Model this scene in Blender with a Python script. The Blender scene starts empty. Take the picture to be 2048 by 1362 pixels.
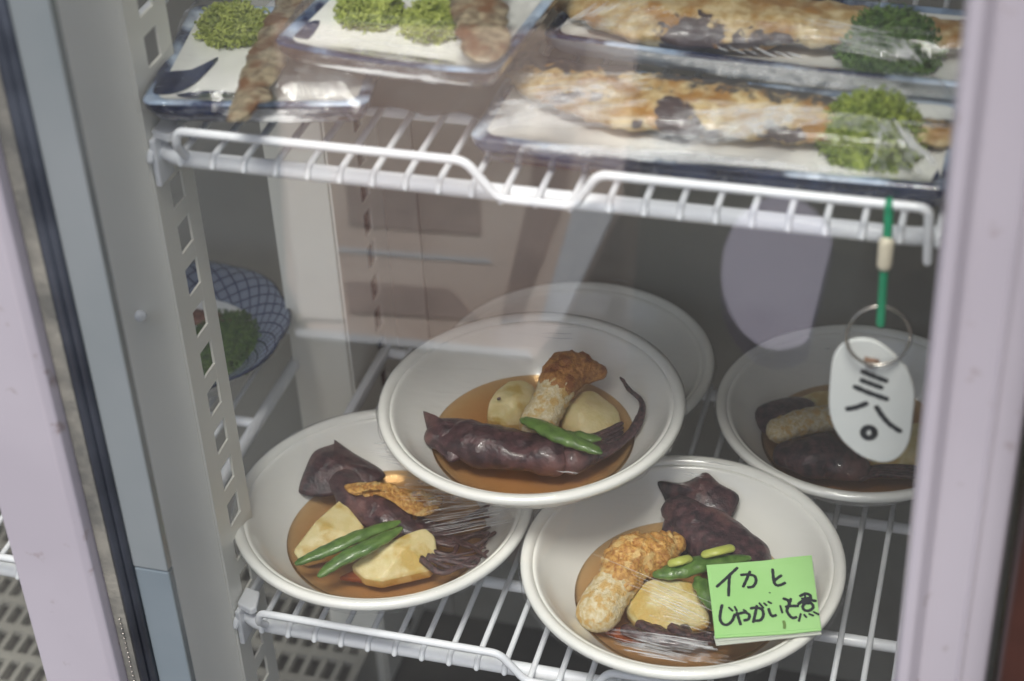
import bpy, bmesh, math, random
import numpy as np
from mathutils import Vector, noise
random.seed(7)
S = bpy.context.scene
COL = S.collection
R = math.radians

# ---------------------------------------------------------------- camera
YAW, PITCH, ROLL, F = R(17.54), R(35.7), R(3.218), 3707.0
fw = np.array([-math.sin(YAW)*math.cos(PITCH), math.cos(YAW)*math.cos(PITCH), -math.sin(PITCH)])
r0 = np.array([math.cos(YAW), math.sin(YAW), 0.0]); d0 = np.cross(fw, r0)
rt = math.cos(ROLL)*r0 + math.sin(ROLL)*d0
dn = -math.sin(ROLL)*r0 + math.cos(ROLL)*d0
CAM = np.array([0, 0, .753])
cd = bpy.data.cameras.new('camera'); cam = bpy.data.objects.new('camera', cd); COL.objects.link(cam)
from mathutils import Matrix
M = Matrix(((rt[0], -dn[0], -fw[0], CAM[0]), (rt[1], -dn[1], -fw[1], CAM[1]), (rt[2], -dn[2], -fw[2], CAM[2]), (0, 0, 0, 1)))
cam.matrix_world = M
cd.sensor_width = 36; cd.lens = F/2048*36; cd.clip_start = .01; cd.clip_end = 200
cd.dof.use_dof = True; cd.dof.focus_distance = 1.04; cd.dof.aperture_fstop = 6.3
S.camera = cam

# ---------------------------------------------------------------- light
w = bpy.data.worlds.new('World'); S.world = w; w.use_nodes = True
wn = w.node_tree.nodes; bg = wn['Background']
sky = wn.new('ShaderNodeTexSky'); sky.sky_type = 'NISHITA'; sky.sun_disc = False
SUN_EL, SUN_AZ = R(65), R(177)     # azimuth of the sun measured from +y clockwise
sky.sun_elevation = SUN_EL; sky.sun_rotation = SUN_AZ
sky.air_density = 1.0; sky.dust_density = 4.0; sky.ozone_density = .7
w.node_tree.links.new(sky.outputs[0], bg.inputs[0]); bg.inputs[1].default_value = .15
sl = bpy.data.lights.new('sun', 'SUN'); sl.energy = 4.0; sl.angle = R(20); sl.color = (1, .985, .955)
so = bpy.data.objects.new('sun', sl); COL.objects.link(so)
sd = Vector((math.sin(SUN_AZ)*math.cos(SUN_EL), math.cos(SUN_AZ)*math.cos(SUN_EL), math.sin(SUN_EL)))
so.rotation_euler = sd.to_track_quat('Z', 'Y').to_euler(); so.location = sd*5
S.view_settings.view_transform = 'Standard'; S.view_settings.look = 'None'
S.view_settings.exposure = 0.06; S.view_settings.gamma = 1.0
S.render.engine = 'CYCLES'
S.cycles.max_bounces = 10; S.cycles.transparent_max_bounces = 24

# ---------------------------------------------------------------- helpers
def ray(x, y):
    v = fw*F + rt*(x-1024) + dn*(y-681); return v/np.linalg.norm(v)
def PZ(x, y, z):                      # photo point onto a level plane of the place
    v = ray(x, y); return CAM + v*((z-CAM[2])/v[2])
def PY(x, y, Y):                      # photo point onto an upright plane parallel to the front
    v = ray(x, y); return CAM + v*((Y-CAM[1])/v[1])
def PP(x, y, p0, n):
    v = ray(x, y); return CAM + v*(np.dot(p0-CAM, n)/np.dot(v, n))
def cr(pts, n=6, closed=False):       # Catmull-Rom
    P = [np.array(p, float) for p in pts]; m = len(P); out = []
    rng = range(m) if closed else range(m-1)
    for i in rng:
        if closed: a, b, c, d = P[i-1], P[i], P[(i+1) % m], P[(i+2) % m]
        else: a, b, c, d = P[max(i-1, 0)], P[i], P[i+1], P[min(i+2, m-1)]
        for k in range(n):
            t = k/n
            out.append(.5*((2*b)+(-a+c)*t+(2*a-5*b+4*c-d)*t*t+(-a+3*b-3*c+d)*t**3))
    if not closed: out.append(P[-1])
    return out
def fillet(pts, r, n=5):
    P = [np.array(p, float) for p in pts]; out = [P[0]]
    for i in range(1, len(P)-1):
        a, b, c = P[i-1], P[i], P[i+1]
        u = a-b; v = c-b; lu = np.linalg.norm(u); lv = np.linalg.norm(v)
        q = min(r, lu*.49, lv*.49); s = b+u/lu*q; e = b+v/lv*q
        for k in range(n+1):
            t = k/n; out.append((1-t)**2*s+2*t*(1-t)*b+t*t*e)
    out.append(P[-1]); return out

class MB:
    def __init__(s): s.v = []; s.f = []; s.uv = {}
    def tube(s, pts, rad, seg=10, sq=1.0, cap=True, amp=0, freq=60, flat=None, seed=0):
        P = [np.array(p, float) for p in pts]; n = len(P)
        rad = [rad]*n if np.isscalar(rad) else list(rad)
        if cap:
            t0 = P[0]-P[1]; t0 /= np.linalg.norm(t0)+1e-12; t1 = P[-1]-P[-2]; t1 /= np.linalg.norm(t1)+1e-12
            a0, a1 = P[0].copy(), P[-1].copy(); ra, rb = rad[0], rad[-1]
            pre = [(a0+t0*ra*math.sin(q), ra*math.cos(q)) for q in (1.5, 1.15, .75, .35)]
            post = [(a1+t1*rb*math.sin(q), rb*math.cos(q)) for q in (.35, .75, 1.15, 1.5)]
            P = [p for p, _ in pre]+P+[p for p, _ in post]; rad = [q for _, q in pre]+rad+[q for _, q in post]
            n = len(P)
        T = []
        for i in range(n):
            t = P[min(i+1, n-1)]-P[max(i-1, 0)]; T.append(t/(np.linalg.norm(t)+1e-12))
        up = np.array([0, 0, 1.0]) if abs(T[0][2]) < .9 else np.array([0, 1.0, 0])
        u = np.cross(up, T[0]); u /= np.linalg.norm(u)
        base = len(s.v)
        for i in range(n):
            u = u-T[i]*np.dot(u, T[i]); u /= np.linalg.norm(u)+1e-12; w_ = np.cross(T[i], u)
            for k in range(seg):
                a = 2*math.pi*k/seg
                o = (u*math.cos(a)+w_*math.sin(a)*(flat or 1.0))*rad[i]; o = o*np.array([1, 1, sq])
                p = P[i]+o
                if amp:
                    q = noise.fractal(Vector(p*freq)+Vector((seed, 0, 0)), .8, 2.0, 3)
                    p = p+o/(np.linalg.norm(o)+1e-9)*amp*q*min(1, np.linalg.norm(o)/(amp*4+1e-9))
                s.v.append(tuple(p))
        for i in range(n-1):
            for k in range(seg):
                a = base+i*seg+k; b = base+i*seg+(k+1) % seg
                s.f.append((a, b, b+seg, a+seg))
        s.f.append(tuple(base+k for k in range(seg))[::-1]); s.f.append(tuple(base+(n-1)*seg+k for k in range(seg)))
        return s
    def lathe(s, prof, c=(0, 0, 0), seg=96, rfun=None):
        base = len(s.v); m = len(prof)
        for (r, z) in prof:
            for k in range(seg):
                a = 2*math.pi*k/seg; rr = max(r, 1e-5)*(rfun(a, r) if rfun else 1)
                s.v.append((c[0]+rr*math.cos(a), c[1]+rr*math.sin(a), c[2]+z))
        for i in range(m-1):
            for k in range(seg):
                a = base+i*seg+k; b = base+i*seg+(k+1) % seg
                s.f.append((a, b, b+seg, a+seg))
        return s
    def box(s, a, b):
        base = len(s.v)
        for z in (a[2], b[2]):
            for y in (a[1], b[1]):
                for x in (a[0], b[0]): s.v.append((x, y, z))
        for q in ((0, 2, 3, 1), (4, 5, 7, 6), (0, 1, 5, 4), (2, 6, 7, 3), (0, 4, 6, 2), (1, 3, 7, 5)):
            s.f.append(tuple(base+i for i in q))
        return s
    def extr(s, poly, z0, z1):       # prism of an x,y outline
        base = len(s.v); m = len(poly)
        for z in (z0, z1):
            for (x, y) in poly: s.v.append((x, y, z))
        for k in range(m):
            s.f.append((base+k, base+(k+1) % m, base+m+(k+1) % m, base+m+k))
        s.f.append(tuple(base+k for k in range(m))[::-1]); s.f.append(tuple(base+m+k for k in range(m)))
        return s
    def pillow(s, out, th, p=2.2, rings=7, amp=0, freq=60, under=.35, cz=0, seed=0):
        O = cr(out, 4, True); m = len(O); c = sum(O)/m; c = c+np.array([0, 0, cz]); base = len(s.v)
        lv = [(k/rings) for k in range(rings, 0, -1)]
        idx = []
        for sign, hh in ((1, th), (-1, th*under)):
            rows = []
            for j, t in enumerate(lv):
                if sign < 0 and j == 0: rows.append(idx[0][0]); continue
                row = []
                for o in O:
                    q = c+(o-c)*t; q = q.copy(); z = hh*(1-t**p); q[2] += sign*z
                    if amp: q[2] += sign*amp*noise.fractal(Vector(q*freq)+Vector((seed, 0, 0)), .8, 2, 3)*(1-t**4)
                    row.append(len(s.v)); s.v.append(tuple(q))
                rows.append(row)
            ci = len(s.v); cc = c.copy(); cc[2] += sign*hh; s.v.append(tuple(cc))
            idx.append(rows)
            for j in range(len(rows)-1):
                for k in range(m):
                    q = (rows[j][k], rows[j][(k+1) % m], rows[j+1][(k+1) % m], rows[j+1][k])
                    s.f.append(q if sign > 0 else q[::-1])
            for k in range(m):
                q = (rows[-1][k], rows[-1][(k+1) % m], ci); s.f.append(q if sign > 0 else q[::-1])
        return s
    def ribbon(s, pts, wd, nrm, th=.00012):     # flat ink stroke lying on a plane
        P = cr(pts, 5) if len(pts) > 2 else [np.array(p, float) for p in pts]
        nrm = np.array(nrm); base = len(s.v); n = len(P)
        L = []
        for i in range(n):
            t = P[min(i+1, n-1)]-P[max(i-1, 0)]; t /= np.linalg.norm(t)+1e-12
            L.append((P[i], t, np.cross(nrm, t)))
        rows = []
        a, t, b = L[0]
        for q in (-.8, -.45): rows.append((a+t*wd*.5*q, b*wd*.5*math.sqrt(1-q*q)))
        for (a, t, b) in L: rows.append((a, b*wd*.5*(1+.1*math.sin(len(rows)*2.1))))
        a, t, b = L[-1]
        for q in (.45, .8): rows.append((a+t*wd*.5*q, b*wd*.5*math.sqrt(1-q*q)))
        for c, b in rows:
            for o in (c-b, c+b): s.v.append(tuple(o+nrm*th))
        for i in range(len(rows)-1):
            k = base+2*i; s.f.append((k, k+2, k+3, k+1))
        return s
    def build(s, name, mat, parent=None, smooth=True, bevel=0, kind=None, sub=0):
        me = bpy.data.meshes.new(name); me.from_pydata([tuple(map(float, v)) for v in s.v], [], s.f); me.update()
        bm = bmesh.new(); bm.from_mesh(me); bmesh.ops.recalc_face_normals(bm, faces=bm.faces); bm.to_mesh(me); bm.free()
        for p in me.polygons: p.use_smooth = smooth
        me.materials.append(mat)
        o = bpy.data.objects.new(name, me); COL.objects.link(o)
        if parent: o.parent = parent
        if kind: o['kind'] = kind
        if bevel:
            b = o.modifiers.new('bevel', 'BEVEL'); b.width = bevel; b.segments = 2; b.limit_method = 'ANGLE'; b.angle_limit = R(35)
            if smooth:
                pass
        if sub:
            m_ = o.modifiers.new('sub', 'SUBSURF'); m_.levels = sub; m_.render_levels = sub
        return o
def tag(o, label, cat, group=None):
    o['label'] = label; o['category'] = cat
    if group: o['group'] = group
    return o
def thing(name, label, cat, loc=(0, 0, 0), group=None):
    o = bpy.data.objects.new(name, None); COL.objects.link(o); o.empty_display_size = .02
    return tag(o, label, cat, group)

# ---------------------------------------------------------------- materials
def mat(name, c1, c2=None, rough=.5, scale=30, bump=0, bscale=200, spec=.5, metal=0, detail=4, lo=.35, hi=.65, coat=0, sss=0, c3=None, sc3=12):
    m = bpy.data.materials.new(name); m.use_nodes = True; nt = m.node_tree; n = nt.nodes; l = nt.links
    b = n['Principled BSDF']; b.inputs['Roughness'].default_value = rough; b.inputs['Metallic'].default_value = metal
    b.inputs['Specular IOR Level'].default_value = spec; b.inputs['Coat Weight'].default_value = coat
    if sss:
        b.inputs['Subsurface Weight'].default_value = sss; b.inputs['Subsurface Scale'].default_value = .004
    b.inputs['Base Color'].default_value = (*c1, 1)
    tc = n.new('ShaderNodeTexCoord')
    if c2:
        t = n.new('ShaderNodeTexNoise'); t.inputs['Scale'].default_value = scale; t.inputs['Detail'].default_value = detail
        l.new(tc.outputs['Object'], t.inputs['Vector'])
        r = n.new('ShaderNodeValToRGB'); r.color_ramp.elements[0].position = lo; r.color_ramp.elements[1].position = hi
        r.color_ramp.elements[0].color = (*c1, 1); r.color_ramp.elements[1].color = (*c2, 1)
        l.new(t.outputs[0], r.inputs[0]); out = r.outputs[0]
        if c3:
            t2 = n.new('ShaderNodeTexNoise'); t2.inputs['Scale'].default_value = sc3; t2.inputs['Detail'].default_value = 5
            l.new(tc.outputs['Object'], t2.inputs['Vector'])
            r2 = n.new('ShaderNodeValToRGB'); r2.color_ramp.elements[0].position = .52; r2.color_ramp.elements[1].position = .62
            l.new(t2.outputs[0], r2.inputs[0])
            mx = n.new('ShaderNodeMixRGB'); l.new(r2.outputs[0], mx.inputs[0]); l.new(out, mx.inputs[1]); mx.inputs[2].default_value = (*c3, 1)
            out = mx.outputs[0]
        l.new(out, b.inputs['Base Color'])
    if bump:
        t = n.new('ShaderNodeTexNoise'); t.inputs['Scale'].default_value = bscale; t.inputs['Detail'].default_value = 5
        l.new(tc.outputs['Object'], t.inputs['Vector'])
        bp = n.new('ShaderNodeBump'); bp.inputs['Strength'].default_value = bump; bp.inputs['Distance'].default_value = .001
        l.new(t.outputs[0], bp.inputs['Height']); l.new(bp.outputs[0], b.inputs['Normal'])
    return m
def sheet(name, tint, gain, base, rough, wr=0, wscale=60):      # clear thin sheet: fresnel mirror over see-through
    m = bpy.data.materials.new(name); m.use_nodes = True; nt = m.node_tree; n = nt.nodes; l = nt.links
    n.remove(n['Principled BSDF']); o = n['Material Output']
    tr = n.new('ShaderNodeBsdfTransparent'); tr.inputs[0].default_value = (*tint, 1)
    gl = n.new('ShaderNodeBsdfGlossy'); gl.inputs['Roughness'].default_value = rough
    ge = n.new('ShaderNodeNewGeometry')
    io = n.new('ShaderNodeMix'); io.data_type = 'FLOAT'; l.new(ge.outputs['Backfacing'], io.inputs[0]); io.inputs[2].default_value = 1.5; io.inputs[3].default_value = 1/1.5
    fr = n.new('ShaderNodeFresnel'); l.new(io.outputs[0], fr.inputs[0])
    ma = n.new('ShaderNodeMath'); ma.operation = 'MULTIPLY_ADD'; ma.inputs[1].default_value = gain; ma.inputs[2].default_value = base; ma.use_clamp = True
    l.new(fr.outputs[0], ma.inputs[0])
    mx = n.new('ShaderNodeMixShader'); l.new(ma.outputs[0], mx.inputs[0]); l.new(tr.outputs[0], mx.inputs[1]); l.new(gl.outputs[0], mx.inputs[2])
    l.new(mx.outputs[0], o.inputs[0])
    if wr:
        tc = n.new('ShaderNodeTexCoord'); mp = n.new('ShaderNodeMapping'); mp.inputs['Scale'].default_value = (1, 3.5, 1); mp.inputs['Rotation'].default_value = (0, 0, .35)
        l.new(tc.outputs['Object'], mp.inputs[0])
        t = n.new('ShaderNodeTexNoise'); t.inputs['Scale'].default_value = wscale; t.inputs['Detail'].default_value = 5; t.inputs['Distortion'].default_value = .8
        l.new(mp.outputs[0], t.inputs[0])
        bp = n.new('ShaderNodeBump'); bp.inputs['Strength'].default_value = wr; bp.inputs['Distance'].default_value = .003
        l.new(t.outputs[0], bp.inputs['Height']); l.new(bp.outputs[0], gl.inputs['Normal']); l.new(bp.outputs[0], fr.inputs[1])
    return m
M_ = {}
M_['lav'] = mat('lavender_paint', (.39, .36, .405), (.44, .41, .455), .35, 6, .08, 60, c3=(.27, .22, .22), sc3=75)
for q_, v_ in ((0, .64), (1, .74)): M_['lav'].node_tree.nodes['Color Ramp.001'].color_ramp.elements[q_].position = v_
M_['post'] = mat('post_enamel', (.78, .77, .71), (.83, .82, .76), .4, 9, .05, 80)
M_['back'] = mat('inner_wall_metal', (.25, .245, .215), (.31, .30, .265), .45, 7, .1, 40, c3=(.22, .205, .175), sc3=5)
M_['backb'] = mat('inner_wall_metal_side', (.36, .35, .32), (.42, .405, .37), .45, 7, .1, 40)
M_['wire'] = mat('white_wire_coating', (.78, .80, .84), (.84, .86, .89), .25, 40, .15, 300, coat=.3)
M_['bowl'] = mat('white_glaze', (.87, .87, .82), (.90, .895, .85), .16, 20, .03, 60, coat=.5)
M_['plate'] = mat('plate_glaze', (.83, .84, .80), (.87, .87, .84), .15, 20, .05, 50, coat=.6)
M_['navy'] = mat('navy_glaze', (.006, .011, .045), (.016, .035, .11), .15, 60, 0, coat=.6)
M_['paleblue'] = mat('pale_blue_glaze', (.35, .48, .68), (.52, .62, .78), .15, 50, 0, coat=.6)
M_['rimmix'] = mat('navy_rim_glaze_sky_sheen', (.30, .42, .60), (.62, .70, .80), .15, 40, coat=.6, c3=(.01, .02, .07), sc3=30)  # pale blue paints the sky's reflection onto the navy rim glaze
M_['rimmix'].node_tree.nodes['Color Ramp.001'].color_ramp.elements[0].position = .44; M_['rimmix'].node_tree.nodes['Color Ramp.001'].color_ramp.elements[1].position = .56
M_['umber'] = mat('brown_glaze', (.05, .025, .02), (.09, .045, .03), .15, 60, coat=.6)
M_['side'] = mat('pale_plate_side', (.50, .54, .58), (.60, .63, .66), .2, 60, coat=.5)
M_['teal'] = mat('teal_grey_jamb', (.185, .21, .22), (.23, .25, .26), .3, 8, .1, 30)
M_['rubber'] = mat('black_rubber', (.02, .024, .034), (.045, .052, .068), .35, 30, .1, 200)
M_['grime'] = mat('grimy_strip', (.12, .12, .11), (.24, .23, .20), .7, 60, .5, 300)
M_['wood'] = mat('red_brown_wood', (.022, .006, .004), (.06, .018, .011), .5, 14, .4, 60)
M_['tray'] = mat('slotted_tray_plastic', (.30, .29, .26), (.36, .35, .31), .5, 12, .1, 50)
M_['dark'] = mat('dark_floor', (.045, .043, .04), (.07, .067, .06), .5, 10)
M_['squid'] = mat('squid_skin', (.022, .011, .016), (.095, .043, .048), .38, 200, .6, 500, detail=6, lo=.38, hi=.68, coat=.18, c3=(.16, .075, .068), sc3=50)
M_['squid'].node_tree.nodes['Color Ramp.001'].color_ramp.elements[1].position = .74
M_['squid2'] = mat('squid_tentacle', (.018, .009, .013), (.11, .05, .05), .3, 500, .7, 900, coat=.3)
M_['potato'] = mat('potato_flesh', (.64, .53, .24), (.72, .62, .34), .42, 160, .35, 700, sss=.15, c3=(.55, .39, .11), sc3=60)
M_['fry'] = mat('fried_crust', (.34, .13, .02), (.64, .36, .09), .45, 420, 1.0, 800, c3=(.62, .42, .16), sc3=160)
M_['cake'] = mat('pale_fish_cake', (.60, .46, .22), (.74, .66, .46), .5, 450, 1.0, 900, c3=(.60, .38, .12), sc3=170)
M_['cap'] = mat('browned_fish_cake', (.30, .11, .025), (.52, .26, .07), .45, 420, 1.0, 900, c3=(.24, .08, .02), sc3=150)
M_['bean'] = mat('green_pod', (.055, .125, .018), (.12, .22, .045), .3, 200, .3, 900, coat=.3)
M_['beanseed'] = mat('pale_green_seed', (.42, .46, .10), None, .4)
M_['carrot'] = mat('carrot_flesh', (.24, .06, .010), (.32, .09, .015), .35, 200, .2, 700)
M_['weed'] = mat('bright_green_seaweed', (.13, .20, .015), (.36, .44, .07), .4, 160, 0, coat=.3)
M_['weedy'] = mat('yellow_green_seaweed', (.20, .26, .02), (.50, .56, .13), .4, 160, 0, coat=.3)
M_['weedd'] = mat('dark_green_seaweed', (.04, .11, .02), (.15, .27, .05), .4, 160, 0, coat=.3)
M_['card'] = mat('green_card', (.31, .60, .20), (.35, .63, .24), .6, 30)
M_['cardw'] = mat('card_sleeve', (.50, .52, .46), None, .25)
M_['ink'] = mat('black_marker', (.008, .012, .018), None, .5)
M_['smudge'] = mat('brown_smudge', (.13, .22, .05), None, .6)
M_['tag'] = mat('white_tag_plastic', (.68, .71, .70), (.73, .75, .73), .35, 20)
M_['rust'] = mat('rusty_hole', (.22, .12, .07), None, .7)
M_['steel'] = mat('ring_steel', (.45, .42, .38), None, .25, metal=1)
M_['cord'] = mat('green_cord', (.0, .26, .12), None, .35)
M_['crimp'] = mat('cream_crimp', (.68, .62, .48), None, .5)
M_['sign'] = mat('lavender_disc', (.68, .64, .80), None, .5)
M_['beige'] = mat('beige_reflection_tone', (.86, .70, .60), (.70, .52, .43), .5, 7)
M_['palebg'] = mat('cream_reflection_tone', (.86, .76, .66), (.80, .68, .58), .5, 12)
M_['pinkpl'] = mat('pink_reflection_tone', (.34, .22, .19), (.50, .34, .29), .5, 22)
M_['pave'] = mat('grey_paving', (.08, .08, .08), (.13, .128, .12), .8, 3, .5, 40)
M_['fishd'] = mat('fish_meat_dark', (.16, .055, .035), (.30, .14, .09), .4, 250, .6, 700)
M_['glass'] = sheet('pane_glass', (.99, .995, .985), 2.7, 0, .0)
M_['glassin'] = sheet('pane_glass_back', (.99, .995, .99), 0, 0, .0)
M_['film'] = sheet('cling_film', (.985, .985, .985), .9, .0, .05, .35, 45)
m = bpy.data.materials.new('film_crease_glint'); m.use_nodes = True; nt = m.node_tree; n = nt.nodes; l = nt.links
pc = n['Principled BSDF']; pc.inputs['Base Color'].default_value = (.88, .89, .90, 1); pc.inputs['Roughness'].default_value = .2; pc.inputs['Coat Weight'].default_value = 1  # creases whitened so they also stand in for glints on the film
tr0 = n.new('ShaderNodeBsdfTransparent'); mx0 = n.new('ShaderNodeMixShader'); mx0.inputs[0].default_value = .5
l.new(tr0.outputs[0], mx0.inputs[1]); l.new(pc.outputs[0], mx0.inputs[2]); l.new(mx0.outputs[0], n['Material Output'].inputs[0]); M_['crease'] = m
m = bpy.data.materials.new('brown_wrap'); m.use_nodes = True; nt = m.node_tree; n = nt.nodes; l = nt.links
pc = n['Principled BSDF']; pc.inputs['Base Color'].default_value = (.27, .21, .15, 1); pc.inputs['Roughness'].default_value = .35
tr0 = n.new('ShaderNodeBsdfTransparent'); mx0 = n.new('ShaderNodeMixShader'); mx0.inputs[0].default_value = .72
l.new(tr0.outputs[0], mx0.inputs[1]); l.new(pc.outputs[0], mx0.inputs[2]); l.new(mx0.outputs[0], n['Material Output'].inputs[0]); M_['wrap'] = m
M_['skirt'] = sheet('film_skirt', (.99, .99, .99), .25, .0, .10, .9, 120)

def fishmat(name, meat, char, silver, spots=None, spine=None):
    m = mat(name, *meat, rough=.38, scale=170, bump=.7, bscale=800, c3=char, sc3=70, coat=.35, lo=.36, hi=.64, detail=9)
    m.node_tree.nodes['Color Ramp.001'].color_ramp.elements[0].position = .48; m.node_tree.nodes['Color Ramp.001'].color_ramp.elements[1].position = .62
    nt = m.node_tree; n = nt.nodes; l = nt.links; b = n['Principled BSDF']
    src = b.inputs['Base Color'].links[0].from_socket
    dv = n.new('ShaderNodeVectorMath'); dv.operation = 'DOT_PRODUCT'
    if spine:
        A_, B_ = PZ(*spine[0], .334), PZ(*spine[1], .334); nd = np.array([-(B_-A_)[1], (B_-A_)[0], 0]); nd /= np.linalg.norm(nd)
        off = -float(np.dot(A_, nd))+.0095
    else: nd, off = (0, 0, 0), -1
    dv.inputs[1].default_value = tuple(nd)
    sc_ = n.new('ShaderNodeMath'); sc_.operation = 'MULTIPLY_ADD'; l.new(dv.outputs['Value'], sc_.inputs[0]); sc_.inputs[1].default_value = 22; sc_.inputs[2].default_value = off*22
    tx = n.new('ShaderNodeTexNoise'); tx.inputs['Scale'].default_value = 190
    tc = n.new('ShaderNodeTexCoord'); l.new(tc.outputs['Object'], tx.inputs['Vector']); l.new(tc.outputs['Object'], dv.inputs[0])
    a = n.new('ShaderNodeMath'); a.operation = 'MULTIPLY_ADD'; l.new(tx.outputs[0], a.inputs[0]); a.inputs[1].default_value = .9; l.new(sc_.outputs[0], a.inputs[2])
    r = n.new('ShaderNodeValToRGB'); r.color_ramp.elements[0].position = .66; r.color_ramp.elements[1].position = .84
    l.new(a.outputs[0], r.inputs[0])
    mx = n.new('ShaderNodeMixRGB'); l.new(r.outputs[0], mx.inputs[0]); l.new(src, mx.inputs[1]); mx.inputs[2].default_value = (*silver, 1)
    out = mx.outputs[0]
    if spots:
        nz = n.new('ShaderNodeTexNoise'); nz.inputs['Scale'].default_value = 140; nz.inputs['Detail'].default_value = 4; l.new(tc.outputs['Object'], nz.inputs['Vector'])
        acc = None
        for (p_, rx_, ry_) in spots:
            sb = n.new('ShaderNodeVectorMath'); sb.operation = 'SUBTRACT'; l.new(tc.outputs['Object'], sb.inputs[0]); sb.inputs[1].default_value = tuple(p_)
            ml = n.new('ShaderNodeVectorMath'); ml.operation = 'MULTIPLY'; l.new(sb.outputs[0], ml.inputs[0]); ml.inputs[1].default_value = (1/rx_, 1/ry_, 0)
            ln = n.new('ShaderNodeVectorMath'); ln.operation = 'LENGTH'; l.new(ml.outputs[0], ln.inputs[0])
            if acc is None: acc = ln.outputs['Value']
            else:
                mi = n.new('ShaderNodeMath'); mi.operation = 'MINIMUM'; l.new(acc, mi.inputs[0]); l.new(ln.outputs['Value'], mi.inputs[1]); acc = mi.outputs[0]
        ad = n.new('ShaderNodeMath'); ad.operation = 'MULTIPLY_ADD'; l.new(nz.outputs[0], ad.inputs[0]); ad.inputs[1].default_value = 2.6; l.new(acc, ad.inputs[2])
        mr = n.new('ShaderNodeMapRange'); mr.inputs[1].default_value = 2.35; mr.inputs[2].default_value = 2.15; mr.inputs[3].default_value = 0; mr.inputs[4].default_value = 1; l.new(ad.outputs[0], mr.inputs[0])
        mq = n.new('ShaderNodeMixRGB'); l.new(mr.outputs[0], mq.inputs[0]); l.new(out, mq.inputs[1]); mq.inputs[2].default_value = (.075, .05, .052, 1); out = mq.outputs[0]
    l.new(out, b.inputs['Base Color']); return m
FA = ((.46, .30, .11), (.70, .57, .33)), (.38, .19, .045), (.075, .07, .068)
M_['fish3'] = fishmat('grilled_fish_skin', *FA, [(PZ(1345, 215, .342), .008, .013), (PZ(1262, 238, .340), .007, .007), (PZ(1400, 250, .338), .014, .006), (PZ(1375, 270, .334), .007, .004), (PZ(1600, 275, .334), .02, .004), (PZ(1150, 205, .334), .012, .003)], ((1120, 165), (1900, 268)))
M_['fish4'] = fishmat('grilled_fish_skin', *FA, [(PZ(1385, 45, .357), .016, .014), (PZ(1400, 85, .352), .012, .006), (PZ(1570, 80, .350), .028, .007), (PZ(1250, 60, .352), .014, .003)], None)
M_['fish'] = fishmat('grilled_fish_skin', ((.46, .30, .11), (.70, .57, .33)), (.38, .19, .045), (.075, .07, .068))
M_['fishg'] = fishmat('grilled_fish_tail', ((.12, .085, .05), (.36, .30, .20)), (.15, .07, .03), (.13, .12, .11))

# ---------------------------------------------------------------- ground and surroundings
g = MB().box((-8, -8, -.92), (8, 8, -.90)); g.build('paving', M_['pave'], kind='structure', smooth=False)
wd = MB(); wd.box((.0235, .575, -.90), (.20, .66, 1.05)); wb = wd.build('wooden_post', M_['wood'], smooth=False, bevel=.003)
tag(wb, 'dark red brown wooden post right of the lavender door frame', 'post')

# ---------------------------------------------------------------- refrigerator
ZT, ZB, XL, XR, YB = .80, -.30, -1.02, .10, 1.022
FR = thing('display_refrigerator', 'glass fronted display refrigerator with lavender door frames and pale slotted posts', 'refrigerator')
seam = -.3855
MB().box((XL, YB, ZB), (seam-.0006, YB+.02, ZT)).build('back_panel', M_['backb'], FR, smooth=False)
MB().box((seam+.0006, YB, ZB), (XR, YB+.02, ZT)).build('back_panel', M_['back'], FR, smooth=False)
MB().box((XL, YB+.022, ZB), (XR, YB+.03, ZT)).build('backing', M_['dark'], FR, smooth=False)
MB().box((XL-.02, .64, ZB), (XL, YB, ZT)).build('side_wall', M_['backb'], FR, smooth=False)
MB().box((XR, .66, ZB), (XR+.02, YB, ZT)).build('side_wall', M_['backb'], FR, smooth=False)
MB().box((XL, .62, ZT), (XR+.02, YB+.02, ZT+.02)).build('ceiling_panel', M_['back'], FR, smooth=False)
MB().box((XL, .62, ZB-.02), (XR+.02, YB+.02, ZB)).build('floor_panel', M_['dark'], FR, smooth=False)
MB().box((XL, .60, ZB-.60), (XR+.02, .66, ZB-.02)).build('kick_panel', M_['lav'], FR, smooth=False)
MB().box((XL, .60, ZT), (XR+.02, .62, ZT+.10)).build('header_panel', M_['lav'], FR, smooth=False)
# lamp inside the top front corner of the cabinet
lt = MB().tube([(XL+.08, .70, ZT-.03), (XR-.06, .70, ZT-.03)], .012, 16)
em = bpy.data.materials.new('lamp_glow'); em.use_nodes = True; e_ = em.node_tree.nodes.new('ShaderNodeEmission')
e_.inputs[0].default_value = (.97, .99, 1.0, 1); e_.inputs[1].default_value = 5.6
em.node_tree.links.new(e_.outputs[0], em.node_tree.nodes['Material Output'].inputs[0])
lt.build('lamp_tube', em, FR)

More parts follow.
